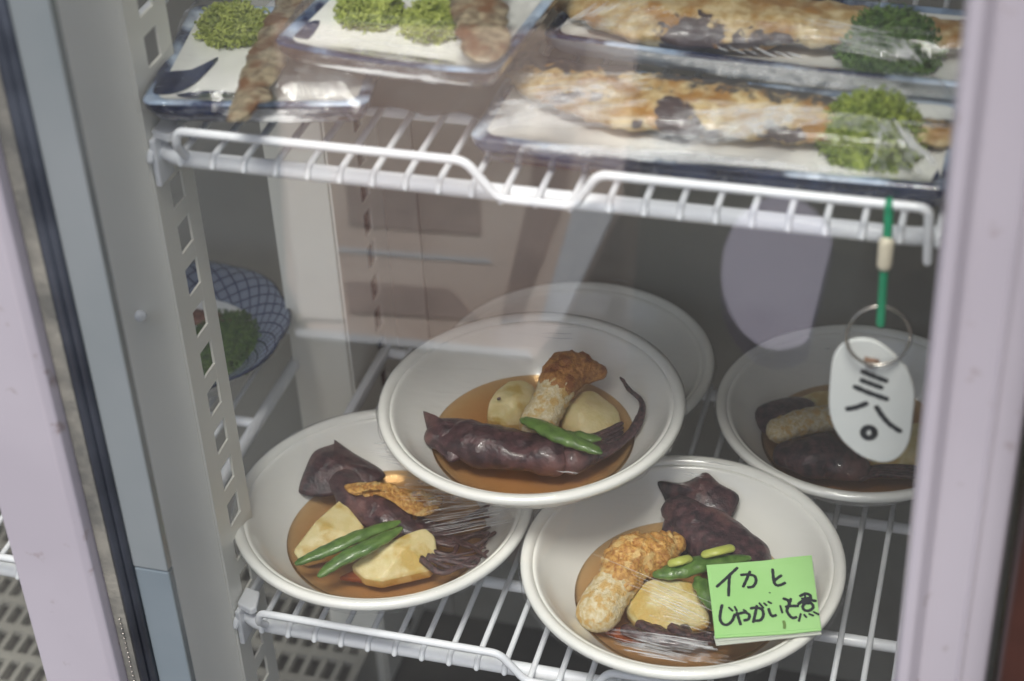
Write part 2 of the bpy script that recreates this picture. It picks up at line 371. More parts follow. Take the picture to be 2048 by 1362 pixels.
def slot_face(x, y0, y1, z0, z1, sy0, sy1, pitch, hs, off):
    """upright sheet at x with a ladder of slots, 1.4 mm thick"""
    t = .0014; b = MB()
    b.box((x-t, y0, z0), (x, sy0, z1)); b.box((x-t, sy1, z0), (x, y1, z1))
    z = z0+off; zp = z0
    while z < z1:
        b.box((x-t+.00005, sy0, zp), (x-.00005, sy1, z)); zp = z+hs; z += pitch
    b.box((x-t+.00005, sy0, zp), (x-.00005, sy1, z1)); return b
PZ0, PZ1 = ZB+.002, ZT-.002
fp = MB().box((-.4495, .700, PZ0), (-.4016, .7014, PZ1)); fp.build('front_post', M_['post'], FR, smooth=False, bevel=.0006)
slot_face(-.400, .700, .7415, PZ0, PZ1, .7145, .7290, .02655, .0165, .0095).build('slotted_post_side', M_['post'], FR, smooth=False)
MB().box((-.4515, .700, PZ0), (-.4501, .712, PZ1)).build('post_flange', M_['post'], FR, smooth=False)
# small white plastic screw cap
sc = MB().tube([PY(281, 632, .6995), PY(281, 632, .693)], .0032, 16, sq=1)
sc.build('screw_cap', M_['wire'], FR)
MB().box((-.4535, .935, PZ0), (-.4125, .9364, PZ1)).build('rear_post', M_['post'], FR, smooth=False, bevel=.0006)
slot_face(-.410, .935, 1.0215, PZ0, PZ1, .983, .9985, .02655, .0185, .008).build('slotted_post_side', M_['post'], FR, smooth=False)
MB().box((-.4160, .978, PZ0), (-.4150, 1.003, PZ1)).build('post_shade_strip', mat('post_hollow_shade', (.006, .005, .005), None, 1, spec=0), FR, smooth=False)  # black strip behind the slots paints the shade inside the hollow post

# sliding doors (stiles, gaskets and panes)
DY = .600
def door(name_label):
    o = bpy.data.objects.new('sliding_door', None); COL.objects.link(o); o.parent = FR; return o
d1 = door(''); d2 = door('')
xl0, xl1 = -.4630, -.4195
MB().extr([(xl0, DY), (xl1-.004, DY), (xl1, DY+.003), (xl1, DY+.022), (xl0, DY+.022)], -.30, ZT).build('stile', M_['lav'], d1, smooth=False, bevel=.0012)
xr0, xr1 = -.0203, .0195
W = xr1-xr0
prof = [(xr0, DY+.004), (xr0+.002, DY), (xr0+.16*W, DY), (xr0+.20*W, DY+.002), (xr0+.27*W, DY+.0065), (xr0+.36*W, DY+.0065), (xr0+.66*W, DY+.005),
        (xr0+.70*W, DY+.0035), (xr0+.74*W, DY+.005), (xr0+.97*W, DY+.005), (xr1, DY+.007), (xr1, DY+.024), (xr0, DY+.024)]
MB().extr(prof, -.30, ZT).build('stile', M_['lav'], d2, smooth=False, bevel=.0009)
# dotted metal strip, double black gasket and teal-grey jamb right of the left stile
MB().box((-.4190, DY+.010, -.30), (-.4118, DY+.020, ZT)).build('metal_strip', M_['grime'], d1, smooth=False)
dt = MB()
for k in range(110):
    z = -.30+k*.0035
    dt.tube([(-.4150, DY+.0098, z), (-.4150, DY+.0088, z)], .0005, 6, cap=False)
dt.build('rivet_row', M_['steel'], d1, kind='stuff')
for x, r_ in ((-.4090, .0032), (-.4042, .0024)):
    MB().tube([(x, DY+.012, -.30), (x, DY+.012, ZT)], r_, 16, cap=False).build('gasket', M_['rubber'], d1)
MB().box((-.4116, DY+.017, -.30), (-.4022, DY+.022, ZT)).build('gasket', M_['rubber'], d1, smooth=False)
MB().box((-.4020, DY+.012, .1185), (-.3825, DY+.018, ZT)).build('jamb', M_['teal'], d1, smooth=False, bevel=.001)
MB().box((-.4020, DY+.0125, -.30), (-.3825, DY+.018, .118)).build('jamb', mat('lower_jamb_reflection', (.14, .175, .20), (.185, .22, .245), .35, 8, .1, 30), d1, smooth=False, bevel=.001)  # darker lower half: a reflection put into the jamb's colour
def pane(x0, x1, y, par):
    b = MB(); b.v = [(x0, y, -.30), (x1, y, -.30), (x1, y, ZT), (x0, y, ZT)]; b.f = [(0, 1, 2, 3)]
    me = bpy.data.meshes.new('glass_pane')
    bx = MB().box((x0, y, -.30), (x1, y+.004, ZT)); o = bx.build('glass_pane', M_['glass'], par, smooth=False)
    o.data.materials.append(M_['glassin'])
    for p in o.data.polygons:
        if p.normal.y > -.5: p.material_index = 1
    return o
pane(-.3825, xr0+.004, DY+.012, d2)
pane(XL, xl0, DY+.010, d1)

# ---------------------------------------------------------------- slotted tray on the cabinet floor
tr = thing('slotted_tray', 'pale slotted plastic drain tray lying on the cabinet floor', 'tray')
b = MB(); tz = ZB+.045
nx, ny = 46, 12
x0_, x1_, y0_, y1_ = -1.0, -.425, .66, 1.0
for i in range(nx+1):
    x = x0_+(x1_-x0_)*i/nx; b.box((x-.0022, y0_, tz-.004), (x+.0022, y1_, tz))
for j in range(ny+1):
    y = y0_+(y1_-y0_)*j/ny; b.box((x0_, y-.004, tz-.0045), (x1_, y+.004, tz+.0005))
b.build('slotted_top', M_['tray'], tr, smooth=False, kind='stuff')
MB().box((x0_, y0_, tz-.016), (x1_, y1_, tz-.014)).build('tray_base', mat('tray_base_plastic', (.16, .15, .135), (.20, .19, .17), .6, 12), tr, smooth=False)
rim = MB(); rim.box((x0_-.006, y0_-.008, ZB+.001), (x1_+.006, y0_-.004, tz+.004)); rim.box((x1_+.002, y0_-.004, ZB+.001), (x1_+.006, y1_, tz+.004))
rim.build('tray_wall', M_['tray'], tr, smooth=False, bevel=.0008)

# ---------------------------------------------------------------- wire shelves
def shelf(x0, x1, z, dips, label, group, rail=True, xr0_=-.380, railx1=-.029):
    t = thing('wire_shelf', label, 'shelf', group=group)
    zf = z-.0062
    fr_ = fillet([(x0, .975, zf), (x0, .7035, zf), (x1, .7035, zf), (x1, .975, zf)], .024, 8)
    MB().tube(fr_, .0043, 14).build('frame_bar', M_['wire'], t)
    MB().tube([(x0, .975, zf), (x1, .975, zf)], .0040, 12).build('frame_bar', M_['wire'], t)
    for y in (.767, .868):
        MB().tube([(x0+.003, y, zf+.0008), (x1-.003, y, zf+.0008)], .0036, 12).build('cross_bar', M_['wire'], t)
    # raised front rail dipping down to the wires
    h = .0165; pts = [(xr0_-.001, .7010, z-.003), (xr0_, .691, z+h*.55), (xr0_+.002, .691, z+h)]
    for a, b_ in dips:
        pts += [(a, .691, z+h), (a+.0145, .691, z-.0015), (b_-.0115, .691, z-.0015), (b_, .691, z+h)]
    pts += [(railx1, .691, z+h), (railx1+.0015, .691, z-.010)]
    MB().tube(fillet(pts, .0048, 6), .00225, 12).build('front_rail', M_['wire'], t)
    x = x0+.019-.0163; first = None
    proto = None
    while x < x1-.006:
        dip = any(a+.004 < x < b_-.002 for a, b_ in dips)
        key = 'd' if dip else 'n'
        ye = .6915 if dip else .6985
        pr = protos.get(key)
        if not pr:
            p = [(0, ye, -.0060 if not dip else -.0032), (0, ye+.0022, -.0022), (0, ye+.007, -.0018), (0, .840, -.0018), (0, .977, -.0018)]
            o = MB().tube(fillet(p, .002, 3), .0018, 8).build('rod', M_['wire'], t); protos[key] = o
        else:
            o = pr.copy(); COL.objects.link(o); o.parent = t
        o.location = (x, 0, z)
        x += .0163
    return t
protos = {}
HU = .3135
GS = 'white wire shelves in the refrigerator'
lo = shelf(-.4020, -.016, 0, [(-.236, -.174)], 'lower white wire shelf carrying the stacked squid bowls', GS)
up = shelf(-.4020, -.016, HU, [(-.236, -.174)], 'upper white wire shelf carrying the wrapped fish plates', GS)
ll = shelf(-.90, -.4535, .010, [], 'lower left wire shelf behind the post carrying the latticed plate', GS, xr0_=-.885, railx1=-.4700)
lu = shelf(-.90, -.4535, .330, [], 'upper left wire shelf mostly hidden behind the left post', GS, xr0_=-.885, railx1=-.4700)
# plastic clip
ck = thing('shelf_clip', 'small white plastic clip hooked on the post at the lower shelf corner', 'clip')
c0 = PY(478, 1125, .708)
cb = MB(); cb.box((-.3995, .700, -.022), (-.3965, .716, .004)); cb.build('clip_plate', M_['wire'], ck, smooth=False, bevel=.0008)
cb = MB(); cb.extr([(-.3990, .704), (-.3890, .700), (-.3865, .703), (-.3895, .716), (-.3990, .718)], .0035, .008); cb.build('clip_tongue', M_['wire'], ck, smooth=False, bevel=.001)
ck2 = ck.copy(); COL.objects.link(ck2); ck2.location = (0, 0, HU)
ck2['label'] = 'small white plastic clip on the post at the upper shelf corner'
for ch in list(ck.children):
    q = ch.copy(); COL.objects.link(q); q.parent = ck2
ck['group'] = ck2['group'] = 'shelf clips'

# ---------------------------------------------------------------- bowls
BR = .0895
PROF = [(0, .0040), (.034, .0040), (.0352, 0), (.0385, 0), (.041, .0045), (.057, .0135), (.070, .0250), (.0775, .0345), (.0800, .0395), (.0822, .0415),
        (.0862, .0418), (.0888, .0430), (.0895, .0450), (.0890, .0470), (.0870, .0480), (.0848, .0476), (.0832, .0462), (.0826, .0452), (.0815, .0452), (.0800, .0440),
        (.0770, .0395), (.0715, .0320), (.0625, .0225), (.052, .0135), (.038, .0085), (.018, .0070), (0, .0068)]
PROF = [tuple(p) for p in cr([(a, b_, 0) for a, b_ in PROF], 3)]
PROF = [(max(p[0], 0), p[1]) for p in PROF]
BROTH = .0208
def wall_r(z):                      # inner radius of the bowl at height z
    T = [(.0070, .018), (.0085, .038), (.0135, .052), (.0225, .0625), (.032, .0715), (.0395, .077), (.0440, .080), (.09, .080)]
    if z <= T[0][0]: return .018
    for (a, ra), (b_, rb) in zip(T, T[1:]):
        if z <= b_: return ra+(rb-ra)*(z-a)/(b_-a)
    return .08
class Bowl:
    def __init__(s, cx, cy, cz, rad, label, broth=True, sd=1):
        s.c = np.array([cx, cy, cz]); s.k = rad/BR
        o = MB().lathe([(r*s.k, z) for r, z in PROF], s.c, 128).build('bowl', M_['bowl'])
        tag(o, label, 'bowl', 'white bowls of simmered squid and potato')
        bl = MB(); zb = BROTH
        pr = [(0, zb)]+[(wall_r(zb)*s.k*q, zb) for q in (.5, .9, .985)]+[(wall_r(zb)*s.k-.0004, zb-.0003)]
        for z in (.0178, .0150, .0120, .0095): pr.append((wall_r(z)*s.k-.0006, z+.0006))
        pr += [(.03, .0092), (0, .0090)]
        bl.lathe(pr, s.c, 96)
        s.broth = bl.build('broth', M_['broth'])
    def fp(s, px, py, h, mg=.003):
        z = s.c[2]+BROTH+h
        for _ in range(80):
            p = PZ(px, py, z); r = math.hypot(p[0]-s.c[0], p[1]-s.c[1])
            if r <= wall_r(z-s.c[2])*s.k-mg: return p
            z += .0005
            if z > s.c[2]+.044: break
        z = s.c[2]+BROTH+h; p = PZ(px, py, z); v = p[:2]-s.c[:2]; lim = wall_r(z-s.c[2])*s.k-mg
        v = v/np.linalg.norm(v)*min(np.linalg.norm(v), lim); return np.array([s.c[0]+v[0], s.c[1]+v[1], z])
# broth: clear amber liquid
m = bpy.data.materials.new('amber_broth'); m.use_nodes = True; nt = m.node_tree; n = nt.nodes; l = nt.links; n.remove(n['Principled BSDF'])
tr_ = n.new('ShaderNodeBsdfTransparent'); tr_.inputs[0].default_value = (.93, .84, .70, 1); gl = n.new('ShaderNodeBsdfGlossy'); gl.inputs['Roughness'].default_value = .05
ge = n.new('ShaderNodeNewGeometry'); io = n.new('ShaderNodeMix'); io.data_type = 'FLOAT'; l.new(ge.outputs['Backfacing'], io.inputs[0]); io.inputs[2].default_value = 1.34; io.inputs[3].default_value = 1/1.34
fr2 = n.new('ShaderNodeFresnel'); l.new(io.outputs[0], fr2.inputs[0]); mx = n.new('ShaderNodeMixShader'); l.new(fr2.outputs[0], mx.inputs[0]); l.new(tr_.outputs[0], mx.inputs[1]); l.new(gl.outputs[0], mx.inputs[2])
l.new(mx.outputs[0], n['Material Output'].inputs[0])
va = n.new('ShaderNodeVolumeAbsorption'); va.inputs[0].default_value = (.76, .56, .36, 1); va.inputs[1].default_value = 60
l.new(va.outputs[0], n['Material Output'].inputs[1])
M_['broth'] = m
BA = Bowl(-.327, .7665, 0, .0885, 'white bowl at the left front, beside the slotted post')
BB = Bowl(-.147, .7570, 0, .0905, 'white bowl at the right front carrying the green price card')
BC = Bowl(-.249, .8180, .0480, .0895, 'white bowl on top of the stack, resting on the rims below')
BD = Bowl(-.251, .9260, 0, .0890, 'white bowl at the back, mostly hidden behind the topmost bowl')
BE = Bowl(-.069, .9150, 0, .0870, 'white bowl at the back right behind the hanging tag')
for bw, wh in ((BA, 'left front'), (BB, 'right front'), (BC, 'topmost'), (BD, 'hidden back'), (BE, 'back right')):
    tag(bw.broth, 'amber broth in the %s bowl' % wh, 'broth', 'pools of broth')

def food(mb, name, mt, label, cat, group=None, **k):
    o = mb.build(name, mt, **k); return tag(o, label, cat, group)
def tubef(bw, pts, rs, seg=20, sq=.8, amp=.0006, freq=70, n=6, seed=0, mg=None):
    P = [bw.fp(x, y, h, (mg or .001)+r*.55) for (x, y, h), r in zip(pts, rs)]
    Q = cr([(*p, r) for p, r in zip(P, rs)], n)
    return MB().tube([q[:3] for q in Q], [q[3] for q in Q], seg, sq, amp=amp, freq=freq, seed=seed)
def hull(bw, pts, name, label, bev=.0016, mg=.002, m='potato'):
    if m == 'carrot': pts = [(x, y, h-.0032) for x, y, h in pts]
    P = [bw.fp(x, y, h, mg) for x, y, h in pts]
    lowp = [np.array([p[0], p[1], bw.c[2]+BROTH-.006]) for p in P]
    # keep the submerged footprint inside the wall
    for q in lowp:
        v = q[:2]-bw.c[:2]; lim = wall_r(BROTH-.006)*bw.k-.002
        if np.linalg.norm(v) > lim: q[:2] = bw.c[:2]+v/np.linalg.norm(v)*lim
    bm = bmesh.new(); vs = [bm.verts.new(p) for p in P+lowp]
    r_ = bmesh.ops.convex_hull(bm, input=vs); bmesh.ops.delete(bm, geom=[v for v in r_['geom_interior'] if isinstance(v, bmesh.types.BMVert)], context='VERTS')
    bmesh.ops.dissolve_limit(bm, angle_limit=R(9), verts=bm.verts, edges=bm.edges)
    me = bpy.data.meshes.new(name); bm.to_mesh(me); bm.free(); me.materials.append(M_[m])
    for p in me.polygons: p.use_smooth = True
    o = bpy.data.objects.new(name, me); COL.objects.link(o)
    b_ = o.modifiers.new('bevel', 'BEVEL'); b_.width = bev; b_.segments = 4; b_.limit_method = 'ANGLE'; b_.angle_limit = R(12)
    wn_ = o.modifiers.new('wn', 'WEIGHTED_NORMAL')
    return tag(o, label, 'potato' if m == 'potato' else 'carrot', 'boiled potato pieces' if m == 'potato' else 'carrot pieces')
def z7(x, y): return (450+x/2.724, 700+y/2.724)
def z8(x, y): return (750+x/2.923, 600+y/2.923)
def z1(x, y): return (1000+x/2.826, 880+y/2.826)

# squid built as one continuous body with fin and tentacles as parts
def squid(bw, label, body, fin, finth, tents, seed):
    t = thing('squid', label, 'squid', group='simmered squid')
    tubef(bw, [(x, y, h) for x, y, h, r in body], [r for *_, r in body], 40, .72, .0030, 38, 12, seed).build('body', M_['squid'], t)
    if fin:
        P = [bw.fp(x, y, h, .002) for x, y, h in fin]
        MB().pillow(P, finth, 1.7, 10, .0013, 80, .5, seed=seed).build('fin', M_['squid'], t)
    for pts, ra, rb in tents:
        n_ = len(pts); P = [bw.fp(x, y, h, .001) for x, y, h in pts]; Q = cr(P, 6); rr = [ra+(rb-ra)*i/(len(Q)-1) for i in range(len(Q))]
        MB().tube(Q, rr, 8, .8, amp=.0004, freq=300, seed=seed).build('tentacle', M_['squid2'], t)
    return t
# --- bowl A (left front)
squid(BA, 'dark purple squid with raised pointed fin in the left front bowl',
      [(*z7(660, 720), .012, .010), (*z7(700, 800), .011, .0115), (*z7(800, 860), .009, .0125), (*z7(900, 930), .008, .0120), (*z7(985, 985), .006, .0085), (*z7(1080, 990), .003, .007)],
      [(*z7(545, 440), .018), (*z7(600, 490), .017), (*z7(700, 560), .015), (*z7(850, 650), .010), (*z7(860, 705), .009), (*z7(700, 760), .008), (*z7(540, 800), .006), (*z7(415, 785), .006), (*z7(405, 740), .008), (*z7(440, 640), .012), (*z7(490, 550), .016)], .0075,
      [([(*z7(1060+random.uniform(-10,30), 930+i*15+random.uniform(-12,12)), random.uniform(.001,.006)), (*z7(1190+random.uniform(-40,40), 950+i*17+random.uniform(-48,48)), random.uniform(.001,.005)), (*z7(1330+random.uniform(-50,50), 930+i*16+random.uniform(-60,60)), random.uniform(.001,.005)), (*z7(1400+random.uniform(0,80), 880+i*22+random.uniform(-40,40)), random.uniform(.002,.005))], random.uniform(.0016,.0030), random.uniform(.0005,.0012)) for i in range(15)], 1)
o = hull(BA, [(*z7(365, 1095), .004), (*z7(400, 1150), .001), (*z7(640, 805), .014), (*z7(480, 945), .013), (*z7(760, 960), .010), (*z7(700, 1010), .010), (*z7(540, 1075), .006)], 'potato_piece', 'wedge of potato at the far left of the left front bowl')
o = hull(BA, [(*z7(685, 1165), .004), (*z7(860, 1055), .014), (*z7(1085, 960), .013), (*z7(1145, 1010), .009), (*z7(1155, 1100), .004), (*z7(1120, 1195), .001), (*z7(990, 1215), .002), (*z7(850, 1255), .001), (*z7(760, 1240), .001), (*z7(980, 1075), .0145)], 'potato_piece', 'thick cut potato below the pods in the left front bowl')
fr_ = [(*z7(650, 735), .018), (*z7(770, 722), .017), (*z7(900, 728), .015), (*z7(1010, 770), .014), (*z7(1180, 790), .011), (*z7(1170, 860), .010), (*z7(1090, 905), .010), (*z7(1000, 890), .011), (*z7(900, 820), .014), (*z7(790, 780), .016), (*z7(690, 785), .0175)]
P = [BA.fp(x, y, h+.004) for x, y, h in fr_]
food(MB().pillow(P, .0045, 2.5, 22, .0030, 330, .5, seed=3), 'fried_fritter', M_['fry'], 'golden fried fritter lying over the squid in the left front bowl', 'fritter', 'fried pieces')
def pod(bw, pts, r, label, seed=0):
    t = thing('green_pod', label, 'green bean', group='green bean pods')
    n_ = len(pts); P = [bw.fp(x, y, h, .001) for x, y, h in pts]; Q = cr(P, 8); m_ = len(Q)
    rr = [r*(.18+.82*math.sin(math.pi*min(1, max(0, (i+.6)/(m_))))**.55)*(1+.06*math.sin(i*1.3+seed)) for i in range(m_)]
    MB().tube(Q, rr, 14, .6, amp=.0006, freq=260, seed=seed).build('pod', M_['bean'], t)
    return t
pod(BA, [(*z7(395, 1160), .012), (*z7(560, 1090), .015), (*z7(740, 1010), .018), (*z7(945, 938), .018)], .0048, 'upper green pod across the left front bowl', 0)
pod(BA, [(*z7(520, 1225), .009), (*z7(640, 1140), .013), (*z7(800, 1060), .018), (*z7(955, 975), .019)], .0050, 'lower green pod across the left front bowl', 2)
hull(BA, [(*z7(620, 1235), .0005), (*z7(690, 1200), .002), (*z7(770, 1255), .0005), (*z7(850, 1268), 0)], 'carrot_piece', 'orange carrot slice at the front of the left front bowl', .0008, m='carrot')
# --- bowl C (top)
squid(BC, 'long purple brown squid lying across the topmost bowl',
      [(*z8(380, 800), .006, .0095), (*z8(480, 815), .006, .0125), (*z8(650, 840), .006, .0140), (*z8(850, 880), .006, .0148), (*z8(1020, 905), .005, .0140), (*z8(1100, 905), .004, .0105), (*z8(1200, 905), .004, .0115), (*z8(1300, 880), .003, .0085)],
      [(*z8(283, 648), .013), (*z8(330, 690), .011), (*z8(480, 690), .009), (*z8(620, 715), .008), (*z8(640, 800), .008), (*z8(560, 880), .005), (*z8(455, 950), .003), (*z8(400, 915), .004), (*z8(330, 840), .006), (*z8(300, 740), .009)], .0065,
      [([(*z8(1250+i*14, 930-i*12), .003), (*z8(1360+i*14, 890-i*16), .004), (*z8(1470+i*12, 800-i*6), .005), (*z8(1540+i*8, 690), .009), (*z8(1560-i*2, 600-i*4), .012), (*z8(1500-i*12, 535-i*10), .016), (*z8(1436+i*8, 455+i*6), .020)], .0034, .0008) for i in range(3)]
      +[([(*z8(1240, 900-i*30), .002), (*z8(1330, 850-i*24), .003), (*z8(1440, 800-i*26), .004)], .0026, .0015) for i in range(4)], 5)
hull(BC, [(*z8(650, 690), .001), (*z8(655, 610), .008), (*z8(700, 530), .012), (*z8(780, 470), .013), (*z8(860, 458), .013), (*z8(940, 500), .010), (*z8(930, 590), .009), (*z8(850, 680), .006), (*z8(760, 720), .002), (*z8(800, 590), .016)], 'potato_piece', 'rounded potato with a dark eye in the topmost bowl', .0045)
hull(BC, [(*z8(1080, 720), .004), (*z8(1110, 620), .010), (*z8(1190, 530), .013), (*z8(1270, 515), .012), (*z8(1360, 570), .009), (*z8(1440, 640), .005), (*z8(1440, 730), .002), (*z8(1350, 785), .001), (*z8(1210, 790), .002), (*z8(1200, 620), .015)], 'potato_piece', 'potato right of the fish cake in the topmost bowl', .0045)
e = BC.fp(*z8(720, 578), .0135)
tk = thing('fish_cake', 'fish cake with browned cap leaning on the potatoes in the topmost bowl', 'fish cake', group='fish cakes')
tubef(BC, [(*z8(955, 720), .008), (*z8(1010, 620), .015), (*z8(1060, 520), .021)], [.0112, .0108, .0112], 44, .85, .0009, 330, 14, 1).build('pale_end', M_['cake'], tk)
tubef(BC, [(*z8(1075, 490), .0225), (*z8(1120, 420), .023), (*z8(1210, 410), .022), (*z8(1300, 420), .0215)], [.0122, .0135, .0115, .0060], 44, .8, .0018, 230, 14, 2).build('browned_cap', M_['cap'], tk)
pod(BC, [(*z8(865, 700), .016), (*z8(960, 735), .018), (*z8(1080, 795), .018), (*z8(1200, 840), .016), (*z8(1315, 890), .015)], .0056, 'green pod lying on the squid in the topmost bowl', 1)
pod(BC, [(*z8(1080, 790), .0175), (*z8(1180, 800), .017), (*z8(1310, 812), .016)], .0042, 'short green pod tip on the squid in the topmost bowl', 3)
# --- bowl B (right front)
squid(BB, 'brown purple squid with pointed fins above the green card in the right bowl',
      [(*z1(1010, 400), .014, .0100), (*z1(1090, 470), .013, .0140), (*z1(1190, 540), .011, .0175), (*z1(1300, 620), .008, .0180), (*z1(1400, 690), .005, .0150), (*z1(1440, 760), .002, .0110)],
      [(*z1(892, 235), .016), (*z1(1010, 242), .018), (*z1(1080, 225), .020), (*z1(1163, 182), .024), (*z1(1240, 245), .021), (*z1(1348, 312), .018), (*z1(1325, 400), .015), (*z1(1280, 445), .013), (*z1(1150, 430), .013), (*z1(1060, 470), .010), (*z1(960, 400), .010), (*z1(925, 320), .012)], .0055,
      [([(*z1(720+i*80, 1060+(-1)**i*12), .0005), (*z1(850+i*60, 1120-(i % 2)*20), .002), (*z1(1000+i*40, 1150-i*12), .002), (*z1(1200+i*10, 1140-i*10), .001)], .0040, .0018) for i in range(5)], 9)
tubef(BB, [(*z1(1000, 430), .010), (*z1(1010, 520), .008), (*z1(1000, 620), .004)], [.0075, .0100, .0070], 20, .8, .0008, 90, 6, 4).build('mantle_fold', M_['squid'], bpy.data.objects['squid.002'] if 'squid.002' in bpy.data.objects else None)
hull(BB, [(*z1(700, 930), .004), (*z1(790, 800), .013), (*z1(870, 770), .014), (*z1(1090, 780), .013), (*z1(1180, 930), .006), (*z1(1190, 1030), .001), (*z1(1010, 1075), .001), (*z1(880, 1080), .001), (*z1(770, 1040), .001), (*z1(950, 880), .0145)], 'potato_piece', 'pale potato half beside the green card in the right bowl', .0035)
tk = thing('fish_cake', 'golden fried fish cake with a pale end in the right front bowl', 'fish cake', group='fish cakes')
tubef(BB, [(*z1(560, 965), .007), (*z1(610, 880), .010), (*z1(670, 790), .013)], [.0128, .0122, .0120], 44, .85, .0009, 330, 14, 11).build('pale_end', M_['cake'], tk)
tubef(BB, [(*z1(680, 780), .0140), (*z1(740, 680), .016), (*z1(850, 650), .016), (*z1(950, 600), .0155), (*z1(985, 590), .0155)], [.0126, .0152, .0138, .0092, .0070], 44, .85, .0021, 260, 14, 12).build('fried_end', M_['fry'], tk)
pod(BB, [(*z1(885, 760), .018), (*z1(1000, 740), .019), (*z1(1150, 700), .019), (*z1(1400, 670), .017)], .0062, 'thick green pod leading under the green card', 1)
pod(BB, [(*z1(1120, 790), .016), (*z1(1170, 860), .015), (*z1(1230, 960), .012)], .0062, 'green pod end half hidden by the green card', 3)
for (a, b_, lb) in (((1165, 645), (1300, 612), 'pale green seed on the squid above the green card'), ((975, 695), (1060, 672), 'pale green seed on the pod beside the fish cake')):
    P = [BB.fp(*z1(*a), .024), BB.fp(*z1((a[0]+b_[0])/2, (a[1]+b_[1])/2), .026), BB.fp(*z1(*b_), .024)]
    food(MB().tube(cr(P, 5), .0030, 12, .6), 'bean_seed', M_['beanseed'], lb, 'bean seed', 'loose bean seeds')
hull(BB, [(*z1(590, 1075), .0), (*z1(650, 1050), .001), (*z1(720, 1060), .001), (*z1(820, 1130), .0005), (*z1(700, 1130), 0)], 'carrot_piece', 'orange carrot slice at the front of the right front bowl', .0008, m='carrot')
# --- bowl E (back right)
def z2(x, y): return (1400+x/2.0957, 400+y/2.0957)
squid(BE, 'dark squid half hidden by the hanging tag in the back right bowl',
      [(*z2(380, 1070), .005, .0110), (*z2(450, 1080), .006, .0150), (*z2(540, 1080), .006, .0150), (*z2(640, 1120), .004, .0110)],
      [(*z2(240, 870), .012), (*z2(380, 825), .014), (*z2(480, 850), .012), (*z2(470, 950), .008), (*z2(330, 990), .006), (*z2(250, 960), .008)], .006,
      [([(*z2(670, 1140+i*8), .002), (*z2(760, 1120+i*10), .003), (*z2(900, 1120+i*14), .003)], .0030, .0016) for i in range(4)], 15)
tk = thing('fish_cake', 'pale fish cake left of the hanging tag in the back right bowl', 'fish cake', group='fish cakes')
tubef(BE, [(*z2(335, 965), .013), (*z2(440, 930), .015), (*z2(560, 910), .015), (*z2(660, 890), .014)], [.0088, .0090, .0090, .0085], 40, .85, .0009, 330, 12, 21).build('pale_end', M_['cake'], tk)
hull(BE, [(*z2(400, 830), .008), (*z2(480, 790), .012), (*z2(620, 790), .012), (*z2(640, 880), .008), (*z2(480, 880), .008)], 'potato_piece', 'potato at the back of the back right bowl', .003)
hull(BE, [(*z2(670, 1060), .004), (*z2(740, 980), .012), (*z2(840, 930), .013), (*z2(960, 920), .011), (*z2(960, 1100), .004), (*z2(800, 1110), .003)], 'potato_piece', 'potato right of the hanging tag in the back right bowl', .003)
# --- bowl D (hidden): a squid seen hardly at all
squid(BD, 'squid in the hidden bowl behind the stack', [(-.0 + 1000, 700, .004, .010), (1080, 730, .004, .012), (1160, 740, .004, .012)], None, 0, [], 25)

